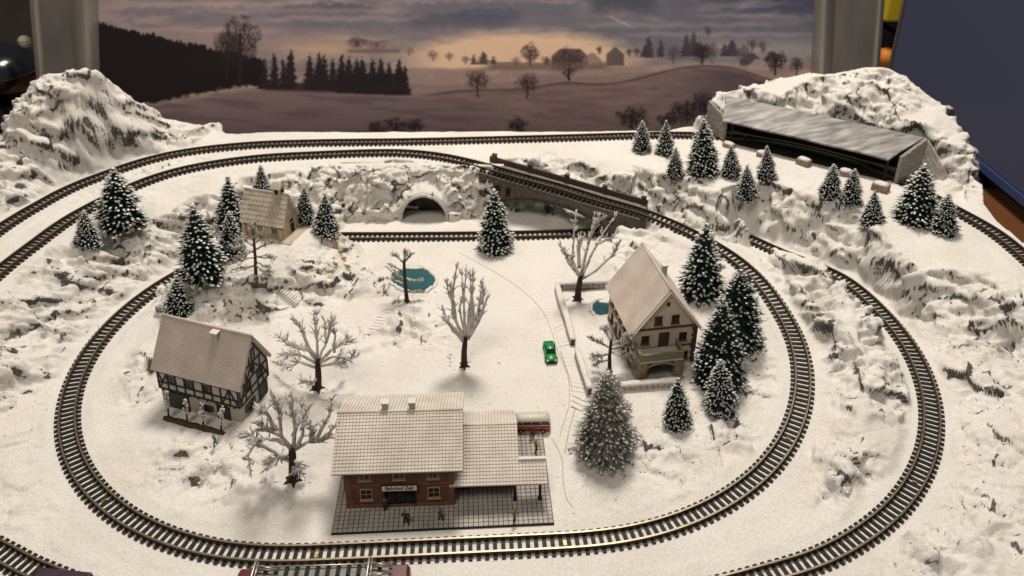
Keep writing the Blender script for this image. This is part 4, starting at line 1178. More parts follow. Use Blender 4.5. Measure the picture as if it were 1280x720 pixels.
def fir_meshes(seed, kind):
    """unit tree 40 mm high, 11 mm radius: crown and snow meshes"""
    rg = random.Random(seed); G = MB(); W = MB()
    Hh, R = 40.0, 11.0
    frosted = kind == 'frosted'; fine = kind in ('fine', 'frosted')
    nl = {'snowy': 16, 'fine': 18, 'frosted': 21}[kind] + seed % 3
    z0 = 3.2
    # dark heart so that the far side does not shine through
    n = 9; rings = []
    for t in (0.03, 0.3, 0.6, 0.92):
        r = R * (1 - t) ** 0.9 * 0.55
        rings += [(r * math.cos(2 * math.pi * k / n), r * math.sin(2 * math.pi * k / n), z0 + t * (Hh - z0)) for k in range(n)]
    G.add(rings, [(i * n + k, i * n + (k + 1) % n, (i + 1) * n + (k + 1) % n, (i + 1) * n + k) for i in range(3) for k in range(n)] + [tuple(range(n))])
    for L_ in range(nl):
        t = L_ / (nl - 0.45) + rg.uniform(-.012, .012); t = max(t, 0)
        r = (R * (1 - t) ** ((0.80, 0.70, 0.76, 0.86)[seed % 4] if not frosted else 0.72)) * rg.uniform(.93, 1.05)
        if t < .08: r *= 0.95
        z = z0 + t * (Hh - z0)
        cnt = max(6, int(2 * math.pi * r / {'snowy': 1.5, 'fine': 1.35, 'frosted': 1.15}[kind]))
        ph0 = rg.uniform(0, 6.28)
        for k in range(cnt):
            ph = ph0 + 2 * math.pi * k / cnt + rg.uniform(-.16, .16)
            rr = r * rg.uniform(.80, 1.12) * (1 + .10 * math.sin(ph * 3 + seed + L_ * .9))
            droop = -0.30 * (1 - t) + 0.32 * t + rg.uniform(-.12, .12)
            d = Vector((math.cos(ph), math.sin(ph), droop)).normalized()
            s_ = Vector((-math.sin(ph), math.cos(ph), 0)); u_ = d.cross(s_)
            if u_.z < 0: u_ = -u_
            zj = z + rg.uniform(-.8, .8)
            a = Vector((0, 0, zj)) + d * (rr * .30); b = Vector((0, 0, zj)) + d * rr
            w = {'snowy': .8, 'fine': .6, 'frosted': .34}[kind] * (0.7 + .5 * (1 - t))
            m = a.lerp(b, .62)
            G.add([a, m - s_ * w, b, m + s_ * w], [(0, 1, 2, 3)])
            G.add([a, m - u_ * w * .8, b, m + u_ * w * .5], [(0, 1, 2, 3)])
            nn = {'snowy': 5, 'fine': 8, 'frosted': 12}[kind]
            for q in range(nn):                    # needles
                p = a.lerp(b, rg.uniform(.45, 1.0)); e = (d * rg.uniform(.6, 1.2) + s_ * rg.uniform(-1, 1) + u_ * rg.uniform(-.6, .7)).normalized() * rg.uniform(1.0, 2.1)
                o = s_ * .13 + u_ * .08
                G.add([p - o, p + o, p + e], [(0, 1, 2)])
            prob = {'snowy': .93, 'fine': .68, 'frosted': .85}[kind]
            if rg.random() < prob:
                ln = rg.uniform(.6, 1.1) * {'snowy': 1.0, 'fine': .72, 'frosted': .55}[kind]; wd = rg.uniform(.36, .66) * {'snowy': 1.0, 'fine': .85, 'frosted': .75}[kind]
                Mx = Matrix((d, s_, u_)).transposed()
                W.blob(b - d * ln * .45 + u_ * wd * .42, (ln, wd, wd * .62), nu=6, nv=4, jit=.16, rng=rg, M=Mx)
    # leader
    for q in range(9):
        ph = q * 2.4; e = Vector((math.cos(ph) * 1.0, math.sin(ph) * 1.0, 1.6)); p = Vector((0, 0, Hh - 2.4))
        G.add([p - Vector((.25, .1, 0)), p + Vector((.25, .1, 0)), p + e], [(0, 1, 2)])
    W.blob((0, 0, Hh - .9), (.75, .75, .9), nu=6, nv=4, jit=.2, rng=rg)
    for q in range(5):
        ph = q * 1.256; W.blob((math.cos(ph) * 1.0, math.sin(ph) * 1.0, Hh - 2.3), (.6, .6, .45), nu=6, nv=4, jit=.2, rng=rg)
    gm = G.mesh('crown', [M['needle_grey' if frosted else 'needle']], fix=False)
    wm = W.mesh('snow', [M['flock']], fix=False)
    return gm, wm


FIR = {('snowy', i): fir_meshes(100 + i, 'snowy') for i in range(4)}
FIR.update({('fine', i): fir_meshes(200 + i, 'fine') for i in range(2)})
FIR[('frosted', 0)] = fir_meshes(300, 'frosted')
TR = MB(); TR.tube([(0, 0, -2.0), (0, 0, 1), (0, 0, 5.5)], [1.25, .95, .7], 8); TRM = TR.mesh('trunk', [M['bark']])


def fir(i, tip, base, wpx, kind, label):
    b = hit(*base); tp = atY(tip[0], tip[1], b[1])
    dxz = tp - b; h = float(np.hypot(dxz[0], dxz[2]))
    zc = b[1] * CT - (b[2] + h * .3 - HC) * ST
    wmm = wpx * zc / F
    t = thing('fir_tree', label, 'fir tree', (b[0], b[1], b[2] - .2), 0, 'snowy model firs', rot=(0, 0, 0))
    t.rotation_euler = (0, math.atan2(dxz[0], dxz[2]), 0)
    gm, wm = FIR[(kind, i % {'snowy': 4, 'fine': 2, 'frosted': 1}[kind])]
    sc = (wmm / 20.5, wmm / 20.5, h / 40.5)
    link('trunk', TRM, t, (0, 0, 0), (0, 0, 0), (sc[0], sc[1], sc[2]))
    cr = link('crown', gm, t, (0, 0, 0), (0, 0, i * 1.7), sc)
    tag(link('snow', wm, cr), kind='stuff')
    return t


FIRS = [((141, 208), (152, 281), 62, 'snowy', 'large snowy fir on the bank inside the upper left track'),
        ((104, 262), (110, 307), 34, 'snowy', 'small snowy fir beside the larger one, nearest the left edge'),
        ((240, 253), (254, 345), 64, 'snowy', 'tall dark fir at the front of the wooded hill left of the chapel'),
        ((325, 205), (328, 240), 25, 'snowy', 'little fir behind the chapel roof'),
        ((284, 219), (288, 288), 42, 'snowy', 'medium fir left of the chapel, at the back of the hill trees'),
        ((286, 263), (290, 318), 36, 'snowy', 'short fir in front of the chapel left corner'),
        ((380, 232), (381, 278), 29, 'snowy', 'small fir just right of the chapel gable'),
        ((406, 240), (407, 290), 36, 'snowy', 'fir farther right of the chapel, beside the rock face'),
        ((220, 343), (223, 396), 40, 'snowy', 'small fir behind the roof of the timbered house'),
        ((617, 235), (620, 311), 48, 'snowy', 'lone snowy fir standing by the lower track in front of the bridge'),
        ((803, 150), (802, 188), 27, 'snowy', 'leftmost of the small firs along the rear line near the snow shed'),
        ((833, 149), (831, 193), 27, 'snowy', 'second small fir from the left along the rear line'),
        ((845, 183), (844, 222), 26, 'snowy', 'small fir in front of the two by the rear line'),
        ((880, 147), (879, 216), 44, 'snowy', 'tallest fir left of the snow shed'),
        ((914, 180), (914, 220), 29, 'snowy', 'small fir just right of the tall one at the shed left post'),
        ((959, 181), (958, 223), 28, 'snowy', 'small fir in front of the dark left half of the snow shed'),
        ((934, 205), (933, 248), 30, 'snowy', 'small fir at the slope edge below the snow shed'),
        ((1043, 204), (1037, 246), 31, 'snowy', 'left of the twin firs before the snow shed middle'),
        ((1069, 210), (1063, 252), 31, 'snowy', 'right of the twin firs before the snow shed middle'),
        ((1094, 237), (1090, 281), 33, 'snowy', 'small fir on the slope edge below the twin firs'),
        ((1157, 203), (1143, 276), 58, 'snowy', 'big fir at the right end of the snow shed'),
        ((1186, 241), (1179, 290), 36, 'snowy', 'small fir at the track mouth right of the big fir'),
        ((884, 277), (876, 366), 62, 'snowy', 'big fir behind the gabled house beside the climbing track'),
        ((926, 335), (919, 428), 74, 'fine', 'dark spreading fir next to the right hand curve'),
        ((905, 372), (898, 476), 74, 'fine', 'dark spreading fir at the right wall of the gabled house'),
        ((901, 448), (900, 511), 45, 'snowy', 'short fir in front of the two dark spreading firs'),
        ((848, 471), (846, 531), 40, 'snowy', 'short fir below the balcony of the gabled house'),
        ((760, 464), (757, 562), 80, 'frosted', 'large bushy frosted grey green fir in the right foreground')]
for i, (tp, bs, w_, kd, lb) in enumerate(FIRS): fir(i, tp, bs, w_, kd, lb)

# ------------------------------------------------------------------ bare trees, limbs drawn from the photograph and carried into depth


def frost_bark(name, dark, pale, lo=0.35, hi=0.62):
    """bark with snow lying on the upper sides"""
    m = bpy.data.materials.new(name); m.use_nodes = True; nt = m.node_tree; N = nt.nodes; L = nt.links; b = N['Principled BSDF']; b.inputs['Roughness'].default_value = .9
    ge = N.new('ShaderNodeNewGeometry'); sp = N.new('ShaderNodeSeparateXYZ'); L.new(ge.outputs['Normal'], sp.inputs[0])
    tc = N.new('ShaderNodeTexCoord'); n = N.new('ShaderNodeTexNoise'); n.inputs['Scale'].default_value = .45; n.inputs['Detail'].default_value = 4; L.new(tc.outputs['Object'], n.inputs['Vector'])
    a = N.new('ShaderNodeMath'); a.operation = 'MULTIPLY_ADD'; a.inputs[1].default_value = .28; L.new(sp.outputs['Z'], a.inputs[0]); L.new(n.outputs['Fac'], a.inputs[2])
    r = N.new('ShaderNodeValToRGB'); r.color_ramp.elements[0].position = lo; r.color_ramp.elements[1].position = hi; r.color_ramp.elements[0].color = (*dark, 1); r.color_ramp.elements[1].color = (*pale, 1)
    L.new(a.outputs[0], r.inputs['Fac']); L.new(r.outputs['Color'], b.inputs['Base Color'])
    return m


M['branch'] = frost_bark('frosted_branches', (0.27, 0.26, 0.24), (0.64, 0.62, 0.59), .26, .50)
M['branch_white'] = frost_bark('white_branches', (0.22, 0.20, 0.175), (0.66, 0.64, 0.60), .34, .52)
M['branch_dark'] = frost_bark('dark_branches', (0.06, 0.048, 0.038), (0.52, 0.50, 0.47), .40, .60)
M['trunk_dark'] = mat('dark_trunk', (0.028, 0.019, 0.013), .9, 0, (0.06, 0.042, 0.028), .5, .3, 1.2)


def bare_tree(label, base, trunk, limbs, seed, rt=1.5, mb_='branch', twigs=5, tl=(3.5, 8), depth=9.0, rl=.85, foot=True):
    rg = random.Random(seed)
    b = hit(*base); by = b[1]
    t = thing('bare_tree', label, 'bare tree', tuple(b), 0, 'bare frosted trees')
    loc = lambda p, dy=0.0: Vector(atY(p[0], p[1], by + dy) - b)
    tp = [loc(p) for p in trunk]; tp[0].z = min(tp[0].z, -1.0)
    mb = MB(); mb.tube(tp, [rt * (1.25 - .45 * i / max(1, len(tp) - 1)) for i in range(len(tp))], 9)
    for k in range(5 if foot else 0):
        a = k * 1.26 + rg.uniform(-.3, .3); mb.tube([(0, 0, 1.6), (math.cos(a) * rt * 1.4, math.sin(a) * rt * 1.4, .2), (math.cos(a) * rt * 2.6, math.sin(a) * rt * 2.6, -.6)], [rt * .7, rt * .5, rt * .2], 5)
    mb.build('trunk', M['trunk_dark'], t)
    br_ = MB()
    more = []
    for lm in limbs:                       # a second limb beside most of them, reaching the other way in depth
        if rg.random() < .75: more.append([lm[0]] + [(x + rg.uniform(-6, 6) * i / (len(lm) - 1), y + rg.uniform(-5, 6) * i / (len(lm) - 1)) for i, (x, y) in enumerate(lm[1:], 1)])
    for li, lm in enumerate(limbs + more):
        dy = rg.uniform(-1, 1) * depth
        n = len(lm)
        pts = [loc(p, dy * (i / (n - 1)) ** 1.1) for i, p in enumerate(lm)]
        # refine with a little waviness
        P = []
        for i in range(n - 1):
            for k in range(3):
                q = pts[i].lerp(pts[i + 1], k / 3)
                if i or k: q += Vector((rg.uniform(-.35, .35), rg.uniform(-.35, .35), rg.uniform(-.35, .35)))
                P.append(q)
        P.append(pts[-1])
        m = len(P); br_.tube(P, [rl * (1.12 - .78 * (i / (m - 1))) for i in range(m)], 6)
        for k in range(twigs * 2):
            f_ = rg.uniform(.38, 1.0); i = min(int(f_ * (m - 1)), m - 2)
            o = P[i].lerp(P[i + 1], .5); d = (P[i + 1] - P[max(i - 1, 0)]).normalized()
            e = (d * rg.uniform(.5, 1.1) + Vector((rg.uniform(-1, 1), rg.uniform(-1, 1), rg.uniform(-.35, .9))) * .75).normalized()
            ln = rg.uniform(*tl) * (1.15 - .5 * f_)
            c1 = o + e * ln * .5 + Vector((0, 0, rg.uniform(0, .5))); c2 = o + e * ln + Vector((0, 0, rg.uniform(.2, 1.2)))
            r0 = rl * .46
            br_.tube([o, c1, c2], [r0, r0 * .75, r0 * .35], 5)
            for w in range(3):
                e2 = (e + Vector((rg.uniform(-1, 1), rg.uniform(-1, 1), rg.uniform(-.2, 1))) * .7).normalized()
                br_.tube([c1, c1 + e2 * ln * rg.uniform(.3, .55)], [r0 * .55, r0 * .2], 4)
    br_.build('branches', M[mb_], t, fix=False)
    return t


bare_tree('largest bare frosted tree with wide curling branches, left of the station', (366, 600), [(367, 601), (366, 580), (365, 558)],
          [[(366, 562), (352, 546), (349, 519), (342, 492)], [(367, 560), (368, 529), (363, 489)], [(366, 560), (347, 550), (333, 548), (319, 554), (310, 571), (312, 586)], [(360, 575), (343, 565), (327, 556), (316, 544), (302, 548)],
           [(352, 545), (335, 536), (321, 529)], [(345, 540), (332, 515), (327, 511)], [(368, 562), (385, 552), (399, 553), (418, 546)], [(392, 552), (401, 538), (411, 519), (415, 497)], [(370, 560), (378, 545), (380, 529), (386, 504)],
           [(364, 577), (349, 571), (333, 581)], [(388, 551), (389, 540), (385, 528)], [(398, 552), (412, 540), (420, 530)], [(360, 568), (345, 572), (338, 584)], [(366, 545), (375, 525), (378, 507)], [(368, 575), (374, 580), (370, 588)]], 11, 1.9, 'branch', 8, (3.5, 8), 11, .95)
bare_tree('bare tree with dark trunk and thin frosted branches right of the timbered house', (397, 486), [(397, 487), (398, 470), (397, 448)],
          [[(397, 450), (396, 425), (396, 388)], [(396, 452), (388, 440), (370, 432), (347, 420)], [(397, 448), (385, 432), (376, 412), (366, 398)], [(398, 450), (406, 432), (408, 415), (404, 398)], [(408, 428), (413, 410), (415, 397)],
           [(399, 452), (415, 438), (430, 428), (440, 426)], [(399, 454), (418, 446), (435, 450), (448, 446)], [(396, 460), (375, 452), (358, 460), (346, 455)], [(398, 470), (390, 478), (378, 480)], [(418, 440), (419, 420), (416, 414)], [(396, 455), (378, 445), (362, 440), (352, 446)], [(399, 458), (420, 455), (432, 460)]], 23, 1.7, 'branch', 9, (3, 7), 11, .7)
bare_tree('upright bare tree with broom shaped crown in the village centre', (580, 457), [(580, 458), (580, 440), (582, 420)],
          [[(581, 424), (570, 400), (566, 370), (571, 330)], [(582, 424), (580, 390), (577, 334)], [(583, 424), (586, 390), (592, 345)], [(584, 422), (590, 395), (591, 334)], [(584, 424), (596, 395), (603, 360)], [(580, 424), (562, 405), (552, 385)], [(580, 422), (566, 395), (562, 352)], [(585, 424), (598, 400), (609, 370)], [(582, 424), (575, 385), (584, 340)],
           [(580, 428), (568, 412), (556, 400)], [(600, 380), (606, 368), (600, 352)], [(568, 380), (560, 365), (558, 352)]], 31, 1.6, 'branch', 9, (2.5, 6), 6, .8)
bare_tree('white limbed bare tree with brown fork inside the walled garden', (722, 374), [(722, 376), (723, 362), (726, 344)],
          [[(725, 346), (716, 325), (717, 295), (721, 262)], [(726, 344), (732, 320), (738, 295), (744, 266)], [(727, 346), (738, 320), (755, 290), (771, 268)], [(726, 348), (712, 325), (700, 312)], [(728, 348), (745, 338), (765, 318), (776, 298)], [(724, 335), (724, 310), (726, 290)], [(745, 305), (758, 300), (768, 297)], [(736, 300), (742, 282), (755, 272)], [(718, 320), (708, 318), (698, 305)]], 43, 1.9, 'branch_white', 6, (2.5, 6), 6, .95)
bare_tree('dark stemmed bare tree with feathery frosted twigs in front of the chapel', (320, 344), [(320, 346), (319, 320), (317, 296)],
          [[(317, 300), (316, 290), (315, 284)], [(319, 332), (306, 334), (290, 338)], [(319, 330), (330, 340), (342, 342)], [(318, 312), (308, 318), (298, 326)], [(318, 308), (308, 302), (296, 300)], [(319, 312), (330, 306), (341, 303)], [(319, 322), (305, 322), (288, 330)], [(319, 320), (333, 320), (343, 325)], [(318, 304), (325, 296), (330, 290)], [(319, 316), (304, 312), (292, 312)], [(319, 326), (328, 332), (338, 334)]], 53, .9, 'branch_dark', 10, (2.5, 5), 7, .5)
bare_tree('stunted dark tree with knotted top at the edge of the larger pond', (509, 377), [(509, 379), (506, 350), (505, 325)],
          [[(505, 328), (498, 322), (491, 319)], [(505, 326), (506, 318), (506, 313)], [(505, 328), (511, 322), (514, 319)], [(506, 350), (495, 345), (483, 333)], [(506, 355), (492, 350), (478, 347)], [(507, 348), (517, 350), (528, 352)], [(508, 362), (518, 366), (530, 366)], [(505, 340), (494, 334), (484, 329)], [(509, 374), (500, 376), (492, 378)]], 61, 1.1, 'branch_dark', 7, (2, 4), 5, .6)
bare_tree('small dark bare tree on the terrace at the balcony corner', (762, 464), [(762, 466), (762, 445), (764, 425)],
          [[(764, 428), (766, 415), (770, 404)], [(763, 435), (752, 430), (740, 426)], [(763, 432), (775, 425), (787, 420)], [(762, 442), (750, 446), (738, 450)], [(763, 440), (776, 444), (792, 446)], [(764, 426), (758, 416), (757, 409)], [(763, 436), (778, 434), (790, 430)], [(762, 450), (752, 452), (744, 456)]], 71, .95, 'branch_dark', 10, (2.2, 5), 6, .55)

# row of saplings on the soil strip before the timbered house
p0, p1_ = hit(206, 524), hit(281, 542)
mid = (p0 + p1_) / 2; sa = math.atan2(p1_[1] - p0[1], p1_[0] - p0[0]); sl_ = float(np.hypot(*(p1_ - p0)[:2]))
mb = MB(); rg = random.Random(3)
mb.tube([(x, rg.uniform(-.3, .3), .3) for x in np.linspace(-sl_ / 2, sl_ / 2, 14)], [1.2] + [rg.uniform(1.3, 1.8) for _ in range(12)] + [1.1], 8)
tag(mb.build('soil_strip', M['soil'], None, tuple(mid), (0, 0, sa)), 'dark brown soil strip before the timbered house', 'soil strip')
for k, (px, py, tx, ty, lb) in enumerate(((211, 524, 208, 490, 'leftmost frosted sapling'), (234, 529, 232, 499, 'second frosted sapling from the left'), (254, 534, 253, 504, 'third frosted sapling from the left'), (276, 540, 278, 510, 'rightmost frosted sapling'))):
    b = hit(px, py); rg = random.Random(90 + k)
    t = thing('sapling', lb + ' in the soil strip before the timbered house', 'sapling', tuple(b), 0, 'saplings in a row')
    h = atY(tx, ty, b[1])[2] - b[2]; xo = atY(tx, ty, b[1])[0] - b[0]
    mb = MB(); mb.tube([(0, 0, -.5), (xo * .5, 0, h * .5), (xo, 0, h * .95)], [.55, .42, .2], 6); mb.build('stem', M['trunk_dark'], t)
    mb = MB()
    for q in range(26):
        f_ = rg.uniform(.25, 1.0); a = rg.uniform(0, 6.28); o = Vector((xo * f_, 0, h * f_ * .95)); ln = rg.uniform(1.2, 3.0) * (1.15 - .6 * f_)
        e = Vector((math.cos(a) * .6, math.sin(a) * .6, rg.uniform(.6, 1.3))).normalized()
        mb.tube([o, o + e * ln], [.34, .16], 4); mb.blob(o + e * ln, (.55, .55, .7), nu=6, nv=4, jit=.25, rng=rg)
    mb.build('crown', M['branch_white'], t, fix=False)
# ------------------------------------------------------------------ ponds
M['pond'] = mat('painted_pond', (0.026, 0.088, 0.102), 0.22, 0, (0.040, 0.120, 0.135), 0.12, 0.12, 0.35, spec=0.4)


def pond(c_, outline, label):
    pts = [at(x, y, c_[2]) for x, y in outline]
    ctr = np.mean(pts, axis=0)
    Q = []
    n = len(pts); rg = random.Random(int(c_[0]))
    for i in range(n):
        for k in range(4):
            a, b, c2, d = pts[i - 1], pts[i], pts[(i + 1) % n], pts[(i + 2) % n]; t = k / 4
            p = 0.5 * ((2 * b) + (c2 - a) * t + (2 * a - 5 * b + 4 * c2 - d) * t * t + (3 * b - a - 3 * c2 + d) * t ** 3); Q.append(p + np.array([rg.uniform(-.5, .5), rg.uniform(-.5, .5), 0]))
    mb = MB(); mb.add([(p[0] - ctr[0], p[1] - ctr[1], 0) for p in Q], [tuple(range(len(Q)))])
    mb.add([(p[0] - ctr[0], p[1] - ctr[1], -1.2) for p in Q] + [(p[0] - ctr[0], p[1] - ctr[1], -.02) for p in Q], [(i, (i + 1) % len(Q), len(Q) + (i + 1) % len(Q), len(Q) + i) for i in range(len(Q))])
    o = mb.build('pond', M['pond'], None, (ctr[0], ctr[1], c_[2] + .25), (0, 0, 0))
    tag(o, label, None, None, 'structure')
    # snow rim round the water
    mb = MB(); m = len(Q)
    R = []
    for i, p in enumerate(Q):
        d = p - ctr; d = d / (np.linalg.norm(d) + 1e-9); R.append(Vector((p[0] - ctr[0] + d[0] * .9, p[1] - ctr[1] + d[1] * .9, rg.uniform(-.1, .25))))
    mb.tube(R + [R[0]], [rg.uniform(.9, 1.35) for _ in range(m)] + [1.1], 8, cap=False)
    tag(mb.build('snow_rim', M['snow'], None, (ctr[0], ctr[1], c_[2] + .15)), None, None, None, 'structure')


pond(at(516, 351, -.2), [(488, 348), (493, 341), (503, 337), (510, 334), (522, 334), (532, 337), (539, 343), (544, 350), (543, 356), (536, 361), (530, 366), (520, 367), (510, 364), (500, 359), (491, 354)], 'larger turquoise pond beside the stunted tree')
pond(at(752, 386, 2.0), [(740, 386), (742, 380), (748, 376), (756, 375), (763, 378), (765, 386), (760, 393), (752, 396), (744, 393)], 'small turquoise pond at the left wall of the gabled house')

# ------------------------------------------------------------------ garden walls: courses of stones with a snow cap
M['wall_stone'] = mat('garden_wall_stone', (0.30, 0.28, 0.25), .9, 0, (0.56, 0.53, 0.49), .3, .4, .9)


def garden_wall(pxs, h, label, th=3.0, seed=1):
    P = [hit(*p) for p in pxs]; o = P[0].copy(); rg = random.Random(seed)
    t = thing('garden_wall', label, 'wall', tuple(o), 0, 'low garden walls round the gabled house')
    caps = []
    for a, b in zip(P[:-1], P[1:]):
        L_ = float(np.hypot(*(b - a)[:2])); ang_ = math.atan2(b[1] - a[1], b[0] - a[0]); rows = max(2, int(h / 2.0)); rh_ = h / rows
        core = MB(); core.bar(Vector(a - o) + Vector((0, 0, h / 2 - 1)), Vector(b - o) + Vector((0, 0, h / 2 - 1)), th - .6, h + 1.6); core.build('core', M['stone_dark'], t)
        for r in range(rows):
            x = -.6 * (r % 2)
            while x < L_:
                w = rg.uniform(2.2, 4.0); x1 = min(x + w, L_)
                if x1 - max(x, 0) > .5:
                    f = ((max(x, 0) + x1) / 2) / L_; c_ = a * (1 - f) + b * f - o
                    mb = MB(); mb.box((0, 0, 0), (x1 - max(x, 0) - .25, th + rg.uniform(-.25, .3), rh_ - .22))
                    bevel(mb.build('stone', M['wall_stone'], t, (c_[0], c_[1], c_[2] + rh_ * (r + .5)), (rg.uniform(-.04, .04), rg.uniform(-.03, .03), ang_)), .25)
                x = x1
        n = max(3, int(L_ / 2.5))
        for k in range(n + 1):
            f = k / n; c_ = a * (1 - f) + b * f - o; caps.append((c_[0], c_[1], c_[2] + h + .25))
    T = resample(np.array(caps), 1.6); d_, n2_ = frame(T); hw_ = th / 2 + .35
    mb = MB(); prof = [(-1, -.5), (-1.05, .1), (-.8, .75), (-.3, 1.0), (.3, 1.0), (.8, .75), (1.05, .1), (1, -.5)]
    nz_ = fbm(T[:, 0] / 6, T[:, 1] / 6, seed, 3)
    vs = [tuple(T[i] + n2_[i] * (u * hw_ * (1 + .12 * nz_[i])) + np.array([0, 0, w * .95 * (1 + .5 * nz_[i])])) for i in range(len(T)) for u, w in prof]
    k_ = len(prof); fs = [(i * k_ + j, i * k_ + j + 1, (i + 1) * k_ + j + 1, (i + 1) * k_ + j) for i in range(len(T) - 1) for j in range(k_ - 1)] + [tuple(range(k_)), tuple(range((len(T) - 1) * k_, len(T) * k_))]
    mb.add(vs, fs, 0, True); mb.build('snow_cap', M['snow'], t)
    return t


garden_wall([(762, 358), (696, 361), (700, 378), (709, 405), (716, 432)], 4.2, 'low snow capped stone wall round the garden with the small pond', 3.0, 5)
garden_wall([(721, 444), (729, 470), (737, 494)], 4.6, 'short snow capped stone wall running down beside the path below the garden', 2.6, 6)
garden_wall([(774, 488), (846, 482)], 4.0, 'snow capped retaining wall below the balcony terrace', 3.0, 7)

# ------------------------------------------------------------------ kerb line and paved footpath, steps in the snow
def px_path(pxs, lift):
    P = [hit(*p) for p in pxs]; return catmull([np.array([p[0], p[1], 0]) for p in P], 1.2), lift


M['kerb'] = mat('kerb', (0.40, 0.375, 0.335), .9, 0, (0.56, 0.53, 0.48), .2)
for nm, pxs, r_ in (('kerb', [(574, 316), (600, 330), (630, 347), (655, 365), (676, 386), (688, 410), (698, 440), (707, 462), (712, 485), (711, 508), (704, 530), (700, 545)], .34), ('kerb', [(690, 548), (702, 572), (704, 600), (708, 622), (716, 634)], .34), ('kerb', [(720, 508), (712, 535), (706, 566)], .4)):
    T, _ = px_path(pxs, 0)
    mb = MB(); mb.tube([(p[0], p[1], hz(p[0], p[1]) + .0) for p in T], r_ * .8, 6); tag(mb.build(nm, M['kerb']), None, None, None, 'structure')
# cross slabs of the footpath between kerb and wall
ln_a = catmull([np.array([*hit(690, 408)[:2], 0]), np.array([*hit(699, 440)[:2], 0]), np.array([*hit(713, 485)[:2], 0]), np.array([*hit(712, 508)[:2], 0])], 3.4)
ln_b = catmull([np.array([*hit(706, 400)[:2], 0]), np.array([*hit(716, 440)[:2], 0]), np.array([*hit(733, 492)[:2], 0]), np.array([*hit(728, 515)[:2], 0])], 3.4)
fp = tag(link('footpath', None), 'paved snowy footpath between kerb and garden wall', None, None, 'structure'); fp.empty_display_size = 3
n_ = min(len(ln_a), len(ln_b)) - 1
ia = lambda T, k: T[int(round(k * (len(T) - 1) / n_))]
for k in range(n_):
    q = [ia(ln_a, k) * .93 + ia(ln_b, k) * .07, ia(ln_b, k), ia(ln_b, k + 1), ia(ln_a, k + 1) * .93 + ia(ln_b, k + 1) * .07]
    c_ = sum(q) / 4; z = max(hz(*p[:2]) for p in q) + .25
    top = [((p - c_) * .93) for p in q]
    mb = MB(); mb.add([(p[0], p[1], -.8) for p in top] + [(p[0], p[1], 0) for p in top], ((0, 1, 5, 4), (1, 2, 6, 5), (2, 3, 7, 6), (3, 0, 4, 7), (4, 5, 6, 7)))
    mb.build('slab', M['snow'], fp, (c_[0], c_[1], z))


def steps(label, a, b, w, n):
    A, B = hit(*a), hit(*b); d = B - A; ang_ = math.atan2(d[1], d[0])
    t = thing('snow_steps', label, 'steps', tuple(A), ang_, 'steps trodden in the snow')
    L_ = float(np.hypot(*d[:2]))
    for k in range(n):
        x = L_ * (k + .5) / n; P = A + d * (k + .5) / n
        z = max(hz(P[0], P[1]), A[2] + d[2] * (k + .5) / n) - A[2] + .25
        mb = MB(); mb.box((0, 0, -1), (L_ / n * .86, w, 2.4)); bevel(mb.build('step', M['snow'], t, (x, 0, z)), .35, 2)


steps('snowy steps climbing left of the larger pond tree', (486, 384), (468, 412), 7, 8)
steps('snowy steps climbing the hill right of the chapel tree', (374, 378), (354, 360), 6.5, 8)

# ------------------------------------------------------------------ vehicles
M['tyre'] = mat('tyre', (0.012, 0.012, 0.012), .8)
M['rim'] = mat('wheel_rim', (0.35, 0.34, 0.32), .4, .6)
M['green'] = mat('green_paint', (0.010, 0.20, 0.055), .3, 0, (0.015, 0.25, 0.075), .3, spec=.5)
M['bus_red'] = mat('bus_red_paint', (0.36, 0.055, 0.03), .4, 0, (0.42, 0.075, 0.04), .2, spec=.4)
M['bus_cream'] = mat('bus_cream_paint', (0.60, 0.565, 0.47), .45, 0, (0.52, 0.485, 0.40), .2, spec=.4)


def loft(secs, mi=0, smooth=True):
    """closed body lofted from cross sections [(x, [(y, z)...])]"""
    mb = MB(); n = len(secs[0][1]); vs = []; fs = []
    for x, ring in secs: vs += [(x, y, z) for y, z in ring]
    for i in range(len(secs) - 1):
        for k in range(n): fs.append((i * n + k, i * n + (k + 1) % n, (i + 1) * n + (k + 1) % n, (i + 1) * n + k))
    fs.append(tuple(range(n))); fs.append(tuple(range((len(secs) - 1) * n, len(secs) * n)))
    mb.add(vs, fs, mi, smooth)
    return mb


def rsec(w, z0, z1, r=.8, taper=0.0):
    h = w / 2
    return [(-h + r, z0), (h - r, z0), (h, z0 + r), (h - taper * .4, (z0 + z1) / 2), (h - taper, z1 - r), (h - r - taper, z1), (-h + r + taper, z1), (-h + taper, z1 - r), (-h + taper * .4, (z0 + z1) / 2), (-h, z0 + r)]


def wheel(parent, x, y, r, w=1.2):
    mb = MB(); mb.tube([(0, -w / 2, 0), (0, w / 2, 0)], r, 16)
    wh = mb.build('wheel', M['tyre'], parent, (x, y, r))
    mb = MB(); s_ = -1 if y < 0 else 1
    mb.tube([(0, s_ * w * .35, 0), (0, s_ * (w / 2 + .12), 0)], r * .55, 12); mb.build('rim', M['rim'], wh)


